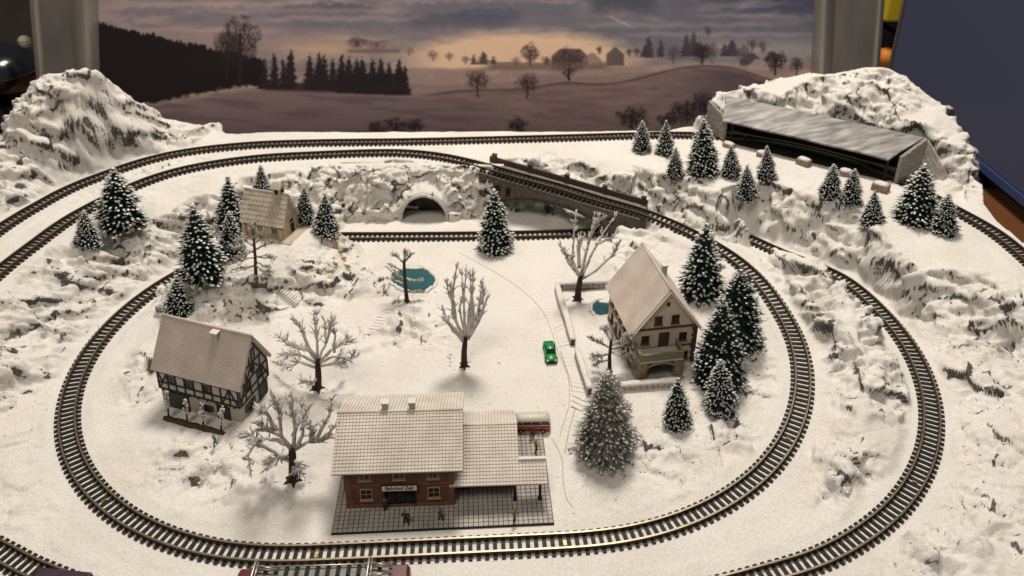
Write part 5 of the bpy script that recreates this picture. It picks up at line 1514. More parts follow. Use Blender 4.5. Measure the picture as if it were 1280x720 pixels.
# van with red sides and cream roof; its front points left
cb = hit(665, 543); va = thing('minibus', 'red minibus with cream roof parked behind the station', 'van', (cb[0], cb[1] + 4.5, hz(cb[0], cb[1] + 4.5)), R_(181.5))
bl_, bw = 18.6, 7.8
sec = lambda f, x, zt_, zb=1.2: (x, rsec(bw * f, zb, zt_, 1.0, .35))
mb = loft([sec(.80, -9.3, 5.0), sec(.96, -9.0, 5.3), sec(1, -8.2, 5.4), sec(1, 7.6, 5.4), sec(.97, 8.9, 5.2), sec(.84, 9.5, 4.4)]); mb.build('body', M['bus_red'], va)
mb = loft([(-9.0, rsec(bw * .80, 5.2, 7.4, .9, .5)), (-8.4, rsec(bw * .95, 5.2, 8.6, 1, .6)), (-7, rsec(bw * .97, 5.2, 9.2, 1.1, .7)), (6.0, rsec(bw * .97, 5.2, 9.2, 1.1, .7)), (7.6, rsec(bw * .95, 5.2, 8.6, 1.1, .7)), (8.8, rsec(bw * .82, 5.2, 6.0, .35, .2))]); up = mb.build('roof', M['bus_cream'], va)
for s_ in (-1, 1):
    for x0, w in ((-6.4, 3.9), (-1.9, 4.2), (2.7, 4.2), (6.2, 2.0)):
        mb = MB(); mb.box((0, 0, 0), (w, .35, 1.75)); bevel(mb.build('window', M['glass'], va, (x0, s_ * (bw / 2 - .28), 6.5), (s_ * -.0, 0, 0)), .15)
mb = MB(); mb.box((0, 0, 0), (.35, 5.2, 2.1)); mb.build('windscreen', M['glass'], va, (8.5, 0, 6.9), (0, R_(-24), 0))
for s_ in (-1, 1):
    mb = MB(); mb.tube([(9.1, s_ * 2.6, 3.6), (9.62, s_ * 2.6, 3.6)], .6, 10); mb.build('headlight', M['white'], va)
    mb = MB(); mb.box((0, s_ * (bw / 2 + .02), 5.35), (17.6, .2, .3)); mb.build('trim', M['white'], va)
mb = MB(); mb.box((9.5, 0, 1.7), (.6, 7.4, .8)); mb.build('bumper', M['bus_cream'], va)
mb = MB(); mb.box((-9.3, 0, 1.7), (.6, 7.4, .8)); mb.build('bumper', M['bus_cream'], va)
for x in (-5.4, 5.6):
    for y in (-3.5, 3.5): wheel(va, x, y, 1.45)

# green car facing the camera
cg = hit(690.5, 456); cz = hz(cg[0], cg[1] + 9)
ga_ = thing('green_car', 'bright green car driving down the village road', 'car', (cg[0] - 1.0, cg[1] + 9, cz), R_(-90 + 4))
gw = 6.9
g = lambda f, x, z1, z0=.9: (x, rsec(gw * f, z0, z1, .7, .25))
mb = loft([g(.86, -8.9, 3.0), g(.97, -8.4, 3.5), g(1, -6.5, 3.75), g(1, 4.0, 3.7), g(.99, 6.5, 3.5), g(.95, 8.2, 3.1), g(.82, 8.9, 2.4)]); mb.build('body', M['green'], ga_)
mb = loft([(-5.6, rsec(gw * .84, 3.3, 4.0, .3, .2)), (-4.2, rsec(gw * .86, 3.3, 6.0, .7, .6)), (1.6, rsec(gw * .86, 3.3, 6.0, .7, .6)), (4.0, rsec(gw * .86, 3.3, 3.8, .2, .1))]); mb.build('cabin', M['green'], ga_)
M['car_glass'] = mat('car_glass', (0.004, 0.03, 0.012), .1, spec=.5)
mb = MB(); mb.box((0, 0, 0), (.3, gw * .70, 2.5)); mb.build('windscreen', M['car_glass'], ga_, (2.95, 0, 4.9), (0, R_(-47), 0))
mb = MB(); mb.box((0, 0, 0), (.3, gw * .66, 2.0)); mb.build('rear_window', M['car_glass'], ga_, (-5.05, 0, 5.0), (0, R_(35), 0))
for s_ in (-1, 1):
    mb = MB(); mb.box((-1.4, s_ * (gw * .43 - .1), 4.75), (5.2, .35, 1.2)); mb.build('side_window', M['car_glass'], ga_)
    mb = MB(); mb.tube([(8.3, s_ * 2.3, 2.6), (8.95, s_ * 2.3, 2.55)], .55, 10); mb.build('headlight', M['white'], ga_)
mb = MB(); mb.box((8.85, 0, 1.4), (.5, 6.4, .7)); mb.build('bumper', M['dark'], ga_)
mb = MB(); mb.box((8.75, 0, 2.3), (.3, 3.2, .7)); mb.build('grille', M['dark'], ga_)
for x in (-5.4, 5.6):
    for y in (-3.05, 3.05): wheel(ga_, x, y, 1.35, 1.1)

# ------------------------------------------------------------------ tiny painted figures


def paint_z(name, stops):
    m = bpy.data.materials.new(name); m.use_nodes = True; nt = m.node_tree; N = nt.nodes; L = nt.links; b = N['Principled BSDF']; b.inputs['Roughness'].default_value = .6
    tc = N.new('ShaderNodeTexCoord'); sp = N.new('ShaderNodeSeparateXYZ'); L.new(tc.outputs['Object'], sp.inputs[0])
    dv_ = N.new('ShaderNodeMath'); dv_.operation = 'DIVIDE'; dv_.inputs[1].default_value = 8.2; L.new(sp.outputs['Z'], dv_.inputs[0])
    r = N.new('ShaderNodeValToRGB'); r.color_ramp.interpolation = 'CONSTANT'
    while len(r.color_ramp.elements) < len(stops): r.color_ramp.elements.new(.5)
    for e, (p, c_) in zip(r.color_ramp.elements, stops): e.position = p; e.color = (*c_, 1)
    L.new(dv_.outputs[0], r.inputs['Fac']); L.new(r.outputs['Color'], b.inputs['Base Color'])
    return m


def person(px, py, label, trousers, coat, hair, pose, rz, scale=1.0, coat_low=.48, group='painted miniature people'):
    b = hit(px, py)
    zf = b[2]
    if pf_zone(b): zf = 1.0
    J = dict(pel=(0, 0, 4.0), sp=(0, -.1, 5.2), ch=(0, -.1, 6.2), nk=(0, -.05, 6.75), hd=(0, -.15, 7.35), tp=(0, -.1, 7.95),
             sl=(.85, 0, 6.3), el=(1.15, .1, 5.2), hl=(1.1, -.4, 4.2), sr=(-.85, 0, 6.3), er=(-1.15, .1, 5.2), hr=(-1.1, -.4, 4.2),
             kl=(.5, -.1, 2.1), fl=(.55, .1, .3), tl=(.6, -.6, .15), kr=(-.5, -.1, 2.1), fr=(-.55, .1, .3), tr=(-.6, -.6, .15), hpl=(.45, 0, 3.7), hpr=(-.45, 0, 3.7))
    J.update(pose)
    E = [('pel', 'sp'), ('sp', 'ch'), ('ch', 'nk'), ('nk', 'hd'), ('hd', 'tp'), ('ch', 'sl'), ('sl', 'el'), ('el', 'hl'), ('ch', 'sr'), ('sr', 'er'), ('er', 'hr'), ('pel', 'hpl'), ('hpl', 'kl'), ('kl', 'fl'), ('fl', 'tl'), ('pel', 'hpr'), ('hpr', 'kr'), ('kr', 'fr'), ('fr', 'tr')]
    rad = dict(pel=.85, sp=.78, ch=.85, nk=.36, hd=.62, tp=.42, sl=.48, el=.36, hl=.30, sr=.48, er=.36, hr=.30, hpl=.58, kl=.44, fl=.34, tl=.30, hpr=.58, kr=.44, fr=.34, tr=.30)
    K = list(J)
    me = bpy.data.meshes.new('person'); me.from_pydata([J[k] for k in K], [(K.index(a), K.index(c_)) for a, c_ in E], [])
    o = link('person', me, None, (b[0], b[1], zf), (0, 0, rz)); o.scale = (scale,) * 3
    sk = o.modifiers.new('skin', 'SKIN'); sk.use_smooth_shade = True
    for i, k in enumerate(K):
        r = rad[k]; me.skin_vertices[0].data[i].radius = (r, r * (.8 if k in ('pel', 'sp', 'ch') else 1)); me.skin_vertices[0].data[i].use_root = (k == 'pel')
    ss = o.modifiers.new('sub', 'SUBSURF'); ss.levels = 1; ss.render_levels = 2
    me.materials.append(paint_z('person_paint', [(0, (0.01, 0.01, 0.01)), (.06, trousers), (coat_low, coat), (.82, (0.42, 0.24, 0.16)), (.925, hair)]))
    return tag(o, label, 'person', group)


def pf_zone(b):
    u = (b[0] + 32) * math.cos(R_(3.2)) + (b[1] - 277) * math.sin(R_(3.2)); v = -(b[0] + 32) * math.sin(R_(3.2)) + (b[1] - 277) * math.cos(R_(3.2))
    return abs(u) < 49 and abs(v) < 29


walk = dict(kl=(.45, -.9, 2.2), fl=(.5, -.9, .3), tl=(.5, -1.6, .25), kr=(-.45, .2, 2.1), fr=(-.5, 1.2, .5), tr=(-.5, .7, .15), hl=(1.0, .6, 4.4), hr=(-1.0, -1.0, 4.5))
person(482, 640, 'person in dark clothes leaning at the station door', (0.02, 0.02, 0.025), (0.05, 0.05, 0.055), (0.02, 0.015, 0.01), dict(el=(1.5, -.3, 5.3), hl=(1.0, -1.0, 5.8)), .4)
person(508, 657, 'person in black coat with hands on hips at the platform edge', (0.008, 0.008, 0.01), (0.012, 0.012, 0.016), (0.01, 0.008, 0.008), dict(el=(1.9, .1, 5.2), hl=(1.0, -.2, 4.5), er=(-1.9, .1, 5.2), hr=(-1.0, -.2, 4.5), kl=(.75, -.1, 2.1), fl=(1.0, .1, .3), tl=(1.1, -.6, .15), kr=(-.75, 0, 2.1), fr=(-1.0, .1, .3), tr=(-1.1, -.6, .15)), -.2, 1.05)
person(551, 652, 'person in teal jacket with red hat on the platform', (0.02, 0.025, 0.04), (0.03, 0.11, 0.16), (0.30, 0.07, 0.04), walk, .9)
person(643, 653, 'person in long ochre coat at the right end of the platform', (0.02, 0.016, 0.012), (0.30, 0.19, 0.06), (0.20, 0.12, 0.05), dict(el=(1.2, -.5, 5.4), hl=(1.0, -1.4, 5.4)), 1.0, 1.05, .25)
person(665, 548, 'person in dark red jacket standing before the minibus', (0.015, 0.015, 0.02), (0.15, 0.02, 0.03), (0.10, 0.02, 0.02), dict(), .3, 1.05)
person(670, 566, 'person in yellow top and dark trousers walking near the minibus', (0.02, 0.022, 0.03), (0.50, 0.36, 0.05), (0.20, 0.13, 0.06), walk, 2.3, 1.0, .58)
person(270, 557, 'person in grey blue clothes in the snow before the sapling row', (0.05, 0.06, 0.08), (0.12, 0.14, 0.17), (0.35, 0.22, 0.12), walk, -.9)
gold = (0.42, 0.27, 0.06)
person(421, 312, 'golden shepherd figure standing above the flock', gold, gold, (0.36, 0.22, 0.05), dict(er=(-1.5, -.6, 5.4), hr=(-1.6, -1.3, 5.6)), .6, .92, .4, 'golden figures on the hill')

M['gold'] = mat('golden_paint', (0.46, 0.30, 0.08), .55, 0, (0.36, 0.22, 0.05), .6)


def sheep(px, py, rz, label, s_=1.0, graze=False):
    b = hit(px, py)
    K = [('a', (1.3, 0, 2.0), .80), ('b', (0, 0, 2.1), .88), ('c', (-1.4, 0, 2.05), .80), ('n', (1.9, 0, 2.6 if not graze else 1.7), .42), ('h', (2.5, 0, 2.95 if not graze else 1.0), .42), ('m', (3.0, 0, 2.7 if not graze else .6), .26), ('t', (-2.2, 0, 2.2), .18)]
    E = [(0, 1), (1, 2), (0, 3), (3, 4), (4, 5), (2, 6)]
    for sx, pi in ((1.15, 0), (-1.25, 2)):
        for sy in (-.5, .5):
            K.append(('k', (sx, sy, 1.1), .30)); K.append(('f', (sx + .1, sy, .05), .22)); i = len(K); E += [(pi, i - 2), (i - 2, i - 1)]
    me = bpy.data.meshes.new('sheep'); me.from_pydata([k[1] for k in K], E, [])
    o = link('sheep', me, None, tuple(b), (0, 0, rz)); o.scale = (s_,) * 3
    sk = o.modifiers.new('skin', 'SKIN'); sk.use_smooth_shade = True
    for i, k in enumerate(K): me.skin_vertices[0].data[i].radius = (k[2], k[2]); me.skin_vertices[0].data[i].use_root = (i == 1)
    ss = o.modifiers.new('sub', 'SUBSURF'); ss.levels = 1; ss.render_levels = 2
    me.materials.append(M['gold'])
    tag(o, label, 'sheep', 'golden sheep on the hill')


sheep(425, 317, .3, 'golden sheep closest to the shepherd', .9)
sheep(430, 325, 3.4, 'golden sheep second down the slope from the shepherd', .9, True)
sheep(435, 335, 3.0, 'golden sheep at the right hand edge of the flock', .9)
sheep(420, 332, 2.6, 'golden sheep in the middle of the flock', .85)
sheep(413, 342, .2, 'golden sheep lowest and farthest left in the flock', .9)

# ------------------------------------------------------------------ train at the bottom edge
M['maroon'] = mat('maroon_paint', (0.115, 0.012, 0.022), .35, 0, (0.085, 0.010, 0.018), .2, spec=.5)
M['loco_roof'] = mat('grey_roof', (0.17, 0.165, 0.155), .5, .2, (0.24, 0.23, 0.215), .3)
M['silver'] = mat('silver_metal', (0.55, 0.51, 0.45), .35, .8)
li = int(np.argmin(np.abs(T_NEAR[:, 0] + 74))); lp = T_NEAR[li]
lo = thing('electric_locomotive', 'maroon electric locomotive with silver roof pantographs at the bottom edge', 'locomotive', (-73.5, lp[1] + .4, lp[2]), R_(2.0))
LZ = 3.4
mb = loft([(-33.5, rsec(11.4, 5 + LZ, 16.0 + LZ, 1.4, .8)), (-32.4, rsec(12.8, 4 + LZ, 17.6 + LZ, 1.6, .8)), (32.4, rsec(12.8, 4 + LZ, 17.6 + LZ, 1.6, .8)), (33.5, rsec(11.4, 5 + LZ, 16.0 + LZ, 1.4, .8))], smooth=False); mb.build('body', M['maroon'], lo)
mb = MB(); mb.box((0, 0, 18.0 + LZ), (51, 8.6, 1.0)); mb.build('roof_deck', M['loco_roof'], lo)
for x in np.linspace(-22, 22, 12):
    mb = MB(); mb.box((x, 1.2, 18.8 + LZ), (1.6, 4.4, .8)); mb.build('roof_grille', M['dark'], lo)
for x in (-22.5, 21.5):
    pg = link('pantograph', None, lo, (x, 0, 18.6 + LZ)); pg.empty_display_size = 2
    mb = MB()
    for y in (-3.2, 3.2): mb.tube([(-5.5, y, .6), (5.5, y, .6)], .32, 6)
    mb.build('base_frame', M['silver'], pg)
    mb = MB()
    for y in (-2.6, 2.6): mb.tube([(-5, y, .8), (5.6, y * .5, 1.8)], .3, 6); mb.tube([(5.6, y * .5, 1.8), (-3.6, y * 1.1, 3.0)], .26, 6)
    mb.build('arm', M['silver'], pg)
    mb = MB(); mb.tube([(-3.6, -5.6, 2.4), (-3.6, -4, 3.1), (-3.6, 4, 3.1), (-3.6, 5.6, 2.4)], .42, 6); mb.tube([(-2.4, -4, 3.1), (-2.4, 4, 3.1)], .36, 6); mb.build('contact_bow', M['silver'], pg)
mb = MB(); mb.tube([(-26, 3.4, 19.6 + LZ), (26, 3.4, 19.6 + LZ)], .3, 6); mb.build('roof_conductor', M['silver'], lo)
for x in (-20, 20):
    mb = MB(); mb.box((x, 0, 3.6), (19, 8, 3.4)); bo = mb.build('bogie', M['dark'], lo)
    for dx_ in (-6.5, 0, 6.5):
        for y in (-3.7, 3.7):
            mb = MB(); mb.tube([(x + dx_, y - .7, 5.2), (x + dx_, y + .7, 5.2)], 2.2, 16); mb.build('wheel', M['rim'], bo)
for s_ in (-1, 1):
    for x in (-24, -12, 0, 12, 24):
        mb = MB(); mb.box((x, s_ * 6.3, 13.5 + LZ), (5, .3, 3)); mb.build('window', M['glass'], lo)
# dark low strip at the corner track
p_, q_ = at(46, 717.5, 1.5), at(112, 724, 1.5)
mb = MB(); mb.bar((0, 0, 0), tuple(q_ - p_), 5.0, 2.6)
M['purple'] = mat('dark_purple', (0.035, 0.022, 0.032), .5, 0, (0.05, 0.03, 0.045), .2)
tag(bevel(mb.build('track_ramp', M['purple'], None, tuple(p_)), .6, 2), 'low dark purple ramp beside the track in the bottom left corner', 'ramp')

# ------------------------------------------------------------------ crumbs of snow and grit broken off round the rocks and trees
mb = MB(); md = MB(); rg = random.Random(77)
spots = [(440, 345, 34), (515, 412, 30), (545, 440, 26), (580, 458, 18), (397, 486, 24), (366, 602, 24), (270, 580, 40), (175, 480, 26), (240, 590, 30), (330, 395, 30), (280, 400, 30), (520, 375, 26), (750, 500, 26), (830, 580, 50), (900, 545, 36), (945, 470, 22), (1050, 600, 26), (1000, 400, 30), (1210, 450, 34), (1220, 560, 40), (1160, 690, 40), (100, 400, 36), (30, 520, 40), (640, 470, 70), (730, 610, 50), (470, 430, 40), (722, 376, 14), (860, 520, 30)]
for px, py, sp in spots:
    for k in range(15):
        x, y = px + rg.gauss(0, sp * .6), py + rg.gauss(0, sp * .35)
        if not (5 < x < 1275 and 200 < y < 715): continue
        p = hit(x, y); i, j = int((p[0] - GX0) / GD), int((p[1] - GY0) / GD)
        if TD[j, i] < 9 or pf_zone(p): continue
        r = rg.uniform(.25, .85) ** 1.4
        mb.blob((p[0], p[1], p[2] + r * .2), (r * rg.uniform(.8, 1.4), r * rg.uniform(.8, 1.4), r * .7), nu=6, nv=4, jit=.25, rng=rg)
        if rg.random() < .16:
            a = rg.uniform(0, 6.28); q = Vector((p[0] + math.cos(a) * 1.5, p[1] + math.sin(a) * 1.5, p[2] + .1)); md.blob(q, (rg.uniform(.15, .4), rg.uniform(.15, .35), .2), nu=5, nv=3, jit=.3, rng=rg)
tag(mb.build('snow_crumbs', M['snow'], fix=False), 'loose crumbs of snow round rocks and trees', 'snow crumbs', None, 'stuff')
tag(md.build('grit', M['stone_dark'], fix=False), 'dark specks of grit scattered on the snow', 'grit', None, 'stuff')
# ------------------------------------------------------------------ backdrop: a printed panorama leaning behind the layout, between two metal end panels
LEAN = R_(17); BY0 = 668.0
BN = np.array([0, -math.cos(LEAN), math.sin(LEAN)])


def on_bd(px, py, off=0.0):
    d = ray(px, py); P0 = np.array([0, BY0, 0]) + BN * off
    t = (P0 - np.array([0, 0, HC])) @ BN / (d @ BN)
    return np.array([0, 0, HC]) + d * t


def lin(c_): 
    c_ = np.array(c_, float) / 255.0
    return np.where(c_ <= .04045, c_ / 12.92, ((c_ + .055) / 1.055) ** 2.4)


def panorama():
    step = 0.85
    xs_ = np.arange(108, 1036, step); ys_ = np.arange(-26, 196, step)
    X, Y = np.meshgrid(xs_, ys_)
    img = np.zeros(X.shape + (3,))
    XF, YF = X, Y
    def mix(a, col, win=None):
        a = np.clip(a, 0, 1)[..., None]; v_ = img if win is None else img[win]
        v_[...] = v_ * (1 - a) + np.array(col, float) * a
    def win_(x0, x1, y0, y1):
        i0, i1 = np.searchsorted(xs_, (x0, x1)); j0, j1 = np.searchsorted(ys_, (y0, y1))
        w_ = (slice(j0, max(j1, j0 + 1)), slice(i0, max(i1, i0 + 1))); return w_, XF[w_], YF[w_]
    ss = lambda a, b, v: sstep(a, b, v)
    n1 = fbm(X / 90, Y / 16, 3, 4); n2 = fbm(X / 30, Y / 9, 7, 4); n3 = fbm(X / 9, Y / 4, 11, 3)
    img[:] = (104, 95, 97)
    mix(ss(800, 420, X) * ss(70, 10, Y) * .5 * (.6 + n1), (132, 112, 108))
    mix(ss(650, 950, X) * .85, (74, 74, 84))
    mix(ss(820, 1000, X) * ss(45, 0, Y) * .8, (50, 52, 68))
    mix(ss(.05, .45, n1) * .35, (140, 124, 118)); mix(ss(.1, .5, -n2) * .35, (78, 76, 86))
    # far wooded ridges in blue haze
    def ridge(x0, x1, top, h, col, rough=3, soft=14, al=.85):
        t = top + rough * fbm(X / 14, X * 0 + top, int(top) + int(x0), 4) + 1.6 * np.abs(fbm(X / 3.2, X * 0 + top, 5 + int(x0), 2)) + 10 * ((X - (x0 + x1) / 2) / (x1 - x0)) ** 2 * 2
        a = ss(-1.0, 1.0, Y - t) * ss(h, h * .3, Y - t) * ss(x0, x0 + (x1 - x0) * .2, X) * ss(x1, x1 - (x1 - x0) * .2, X)
        mix(a * al, col)
    ridge(330, 480, 4, 20, (76, 72, 80)); ridge(470, 760, 2, 34, (86, 83, 90)); ridge(488, 660, 17, 24, (72, 71, 80)); ridge(600, 930, 22, 44, (86, 85, 92), 2, al=.7); ridge(560, 660, 10, 20, (66, 68, 84), 3, al=.6); ridge(728, 830, -12, 40, (62, 61, 72), 2); ridge(330, 520, 30, 18, (92, 86, 90), 3, al=.6)
    mix(.8 * np.exp(-(((X - 120) / 160) ** 2 + ((Y - 8) / 7) ** 2)) , (134, 112, 112))
    mix(.4 * np.exp(-(((X - (762 + (Y - 20) * 1.9)) / 3.5) ** 2)) * ss(18, 22, Y) * ss(38, 33, Y), (180, 165, 145))
    mix(.55 * np.exp(-(((X - 930) / 14) ** 2 + ((Y - 8 + (X - 930) * .35) / 4) ** 2)), (118, 116, 122)); mix(.5 * np.exp(-(((X - 818) / 12) ** 2 + ((Y - 24 - (X - 818) * .2) / 4) ** 2)), (120, 114, 112))
    for q_, (y_, x0_, x1_) in enumerate(((8, 120, 420), (16, 200, 520), (26, 300, 560), (34, 700, 1010), (46, 760, 1010), (22, 840, 1010), (40, 120, 330), (50, 380, 520))):
        ridge(x0_, x1_, y_, 13, ((84, 80, 90), (94, 88, 94), (78, 76, 88))[q_ % 3], 4, al=.45)
        t_ = y_ - 3 + 3 * fbm(X / 40, X * 0 + y_, 61 + q_, 3); mix(.38 * np.exp(-((Y - t_) / 3.0) ** 2) * ss(x0_, x0_ + 60, X) * ss(x1_, x1_ - 60, X), (150, 132, 126))
    # low sunlit fog
    top = 36 + 26 * ((X - 655) / 150) ** 2 + 4 * n2
    mix(ss(-8, 14, Y - top) * ss(110, 84, Y) * ss(455, 560, X) * ss(850, 740, X), (184, 153, 126))
    mix(.75 * np.exp(-(((X - 405) / 70) ** 2 + ((Y - 62) / 14) ** 2)), (172, 140, 112)); mix(.6 * np.exp(-(((X - 250) / 130) ** 2 + ((Y - 48) / 16) ** 2)), (140, 116, 108)); mix(.6 * ss(840, 900, X) * np.exp(-((Y - 64) / 16) ** 2), (138, 128, 118))
    # fields
    f1 = 84 + 3 * fbm(X / 60, X * 0 + 2, 21, 3) - 6 * ss(700, 900, X) + 6 * ss(560, 440, X)
    mix(ss(-2, 3, Y - f1), (124, 105, 95)); mix(ss(-2, 3, Y - f1) * ss(0, .5, n2) * .5, (146, 122, 110)); mix(ss(0, 3, Y - f1) * .45 * ss(.0, .4, np.sin(Y / 5.5 + X / 90 + n1)), (98, 80, 78))
    f2 = 112 - 9 * np.exp(-((X - 712) / 45) ** 2) - 30 * ss(720, 880, X) + 26 * ss(890, 1010, X) + 8 * ss(600, 500, X)
    mix(ss(-1.0, 1.5, Y - f2), (100, 83, 78)); mix(ss(-1.2, .2, Y - f2) * ss(3.5, 1, Y - f2) * .7 * ss(520, 560, X), (58, 44, 44))
    mix(ss(0, 2, Y - f2) * .5 * ss(-.1, .4, fbm(X / 70 + Y / 25, Y / 10, 27, 4)), (84, 67, 68)); mix(ss(0, 2, Y - f2) * .35 * ss(0, .4, fbm(X / 40 - Y / 15, Y / 6, 29, 4)), (124, 102, 98)); mix(ss(0, 8, Y - f2) * ss(800, 960, X) * .75, (54, 44, 52))
    f3 = 138 - 30 * ss(120, 340, X) + 4 * ss(340, 470, X) + 22 * ss(440, 620, X)
    mix(ss(-1, 2, Y - f3) * ss(660, 560, X), (98, 82, 80)); mix(ss(-1.5, .5, Y - f3) * ss(7, 1, Y - f3) * ss(560, 420, X) * .6, (134, 112, 106)); mix(ss(0, 2, Y - f3) * ss(660, 560, X) * ss(0, .5, fbm(X / 80 - Y / 14, Y / 8, 35, 4)) * .6, (74, 60, 64)); mix(ss(0, 30, Y - f3) * ss(150, 200, Y + X * .0) * .5, (60, 48, 50))
    mix(ss(120, 175, Y) * .3, (64, 50, 52))
    jag = lambda s_, k=3.2: np.abs(((X / k + 3 * _hash(np.floor(X / k), X * 0, s_)) % 1.0) - .5) * 2 * 5 * _hash(np.floor(X / k), X * 0 + 1, s_)
    # forest on the left
    tf = 26 + .225 * (X - 118) + jag(5, 6.0) * 1.1 + 3 * fbm(X / 20, X * 0, 5, 3)
    lo_ = f3 - 2 + 3 * n3
    mix(ss(-.8, .8, Y - tf) * ss(1, -2, Y - lo_) * ss(338, 326, X), (23, 17, 18))
    def spruce(x, b, h, w, col=(30, 23, 25), al=.96):
        W_, X, Y = win_(x - 2 * w - 3, x + 2 * w + 3, b - h - 2, b + 3)
        t = (b - Y) / h; e = 1.3 * w * np.maximum(1 - t, 0) ** .75 * (.62 + .38 * np.abs(((t * 6 + x * .13) % 1.0) - .15)) + 2.4 * fbm(X / 3.5, Y / 3.0, int(x), 3)
        mix(al * ss(1.2, -1.0, np.abs(X - x - .8 * fbm(Y / 6, Y * 0, int(x), 2)) - e) * (t > -.03) * ss(1.04, .96, t), col, W_)
    rg = random.Random(4)
    for x, b, h, w in ((343, 110, 44, 7), (354, 110, 38, 5), (363, 110, 50, 9), (387, 111, 43, 8), (399, 112, 46, 10), (405, 112, 44, 8), (416, 113, 40, 7), (427, 114, 46, 8), (436, 114, 44, 9), (446, 115, 42, 8), (453, 116, 45, 9), (466, 117, 44, 9), (476, 117, 45, 9), (486, 118, 40, 8), (499, 118, 44, 9), (506, 118, 38, 7), (330, 110, 30, 8)): spruce(x, b, h, w)
    mix(.9 * (Y > 92) * (Y < 116 + .03 * (X - 420)) * ss(418, 424, X) * ss(510, 504, X), (30, 23, 25))
    mix(.85 * ss(100, 106, Y + 3 * n3) * ss(118, 113, Y - .03 * (X - 420)) * ss(326, 334, X) * ss(512, 506, X), (32, 25, 26))
    for x, b, h, w in ((592, 80, 12, 4), (604, 80, 16, 7), (617, 80, 11, 4)): spruce(x, b, h, w, (66, 54, 52))
    for x, b, h, w in ((811, 71, 26, 7), (826, 71, 22, 5), (858, 70, 27, 7), (867, 70, 30, 7), (915, 70, 22, 9), (906, 70, 16, 6), (806, 71, 14, 6), (875, 70, 18, 6)): spruce(x, b, h, w, (52, 43, 47), .9)
    def bare(x, yc, rx, ry, base, col=(38, 29, 29), den=.12, al=.88, s_=1, tw=1.3):
        W_, X, Y = win_(x - rx * 1.5, x + rx * 1.5, yc - ry * 1.5, base + 3)
        r = np.sqrt(((X - x) / rx) ** 2 + ((Y - yc) / ry) ** 2); nn = fbm(X / 2.6, Y / 2.6, s_, 3) + .35 * fbm(X / 7, Y / 7, s_ + 5, 2)
        wob = 1.2 * fbm(Y / 7, Y * 0, s_, 2)
        mix(al * ss(1.12, .55, r + .30 * fbm(X / 8, Y / 8, s_ + 9, 3)) * ss(-den - .5, den + .1, nn), col, W_); mix(al * ss(tw + .5, tw - .5, np.abs(X - x - wob)) * (Y > yc - ry * .3) * ss(base + 1, base - 1, Y), col, W_)
        for k in range(5):
            a_ = -1.57 + (k - 2) * .42; dx_, dy_ = math.cos(a_), math.sin(a_) * .9
            tt_ = (X - x) * dx_ + (Y - yc - ry * .35) * dy_; pp_ = np.abs(-(X - x) * dy_ + (Y - yc - ry * .35) * dx_ + .9 * fbm(X / 5, Y / 5, s_ + k, 2))
            mix(al * .8 * ss(.9, .2, pp_) * (tt_ > 0) * ss(min(rx, ry) * 1.15, min(rx, ry) * .5, tt_), col, W_)
    bare(300, 52, 28, 32, 106, (34, 26, 27), .18, .85, 2, 2.4); bare(284, 60, 18, 22, 100, (34, 26, 27), .2, .8, 3)
    bare(446, 53, 13, 9, 60, (62, 48, 48), .1, .8, 5); bare(470, 56, 18, 7, 62, (84, 66, 62), .1, .7, 6); mix(.7 * (Y > 61) * (Y < 66) * ss(430, 440, X) * ss(502, 498, X), (90, 70, 66))
    for x, y, r in ((512, 64, 6), (541, 69, 8), (562, 70, 6), (582, 74, 6), (645, 76, 7)): bare(x, y, r, r * .8, y + r, (104, 84, 76), .05, .75, int(x))
    bare(597, 100, 17, 13, 122, (48, 37, 37), .05, .88, 21, 1.2); bare(659, 103, 15, 12, 123, (46, 35, 35), .0, .9, 22, 1.2); bare(663, 66, 12, 13, 84, (62, 48, 46), -.05, .9, 23, 1.2); bare(711, 77, 22, 18, 101, (32, 24, 25), -.12, .95, 24, 1.6); bare(684, 76, 9, 6, 82, (70, 55, 52), -.1, .85, 25)
    # farmsteads
    def house_(x0, x1, y0, y1, col): mix(.8 * ss(x0 - 1, x0 + 1, X - np.maximum(0, (y0 + 9 - Y)) * 1.1) * ss(x1 + 1, x1 - 1, X + np.maximum(0, (y0 + 9 - Y)) * 1.1) * ss(y0 - .5, y0 + .5, Y) * ss(y1 + .5, y1 - .5, Y), col)
    house_(690, 735, 61, 80, (60, 47, 48)); house_(728, 752, 66, 78, (106, 90, 84)); house_(758, 780, 59, 82, (62, 50, 51)); house_(925, 952, 66, 82, (52, 44, 48)); house_(934, 962, 74, 88, (128, 112, 104)); house_(955, 976, 64, 76, (66, 56, 58))
    mix(.75 * ss(600, 620, X) * ss(770, 750, X) * ss(77, 79, Y + n3) * ss(90, 84, Y), (84, 66, 62))
    for x, y, r in ((749, 62, 4), (787, 64, 5), (796, 64, 5), (842, 66, 9), (876, 66, 11), (890, 64, 10), (885, 38, 5), (940, 55, 7), (953, 57, 7), (928, 66, 10)): bare(x, y, r, r * 1.1, y + r * 1.5, (66, 54, 56), .0, .8, int(x) + 3, .8)
    bare(969, 75, 15, 13, 94, (34, 27, 29), -.15, .95, 51, 1.4); bare(996, 80, 9, 9, 96, (48, 39, 42), -.05, .9, 52, 1.0); bare(878, 64, 12, 12, 80, (34, 27, 30), -.1, .9, 53, 1.2)
    # dark scrub along the foot
    for x, y, rx, ry in ((470, 160, 12, 10), (495, 158, 20, 12), (518, 158, 13, 11), (647, 157, 15, 11), (790, 147, 22, 15), (858, 140, 24, 15), (880, 128, 16, 14), (835, 150, 14, 10)): bare(x, y, rx, ry, y + ry, (30, 23, 24), -.02, .9, int(x) + 7, 1)
    img = np.stack([blur(img[..., k], 1) for k in range(3)], -1)
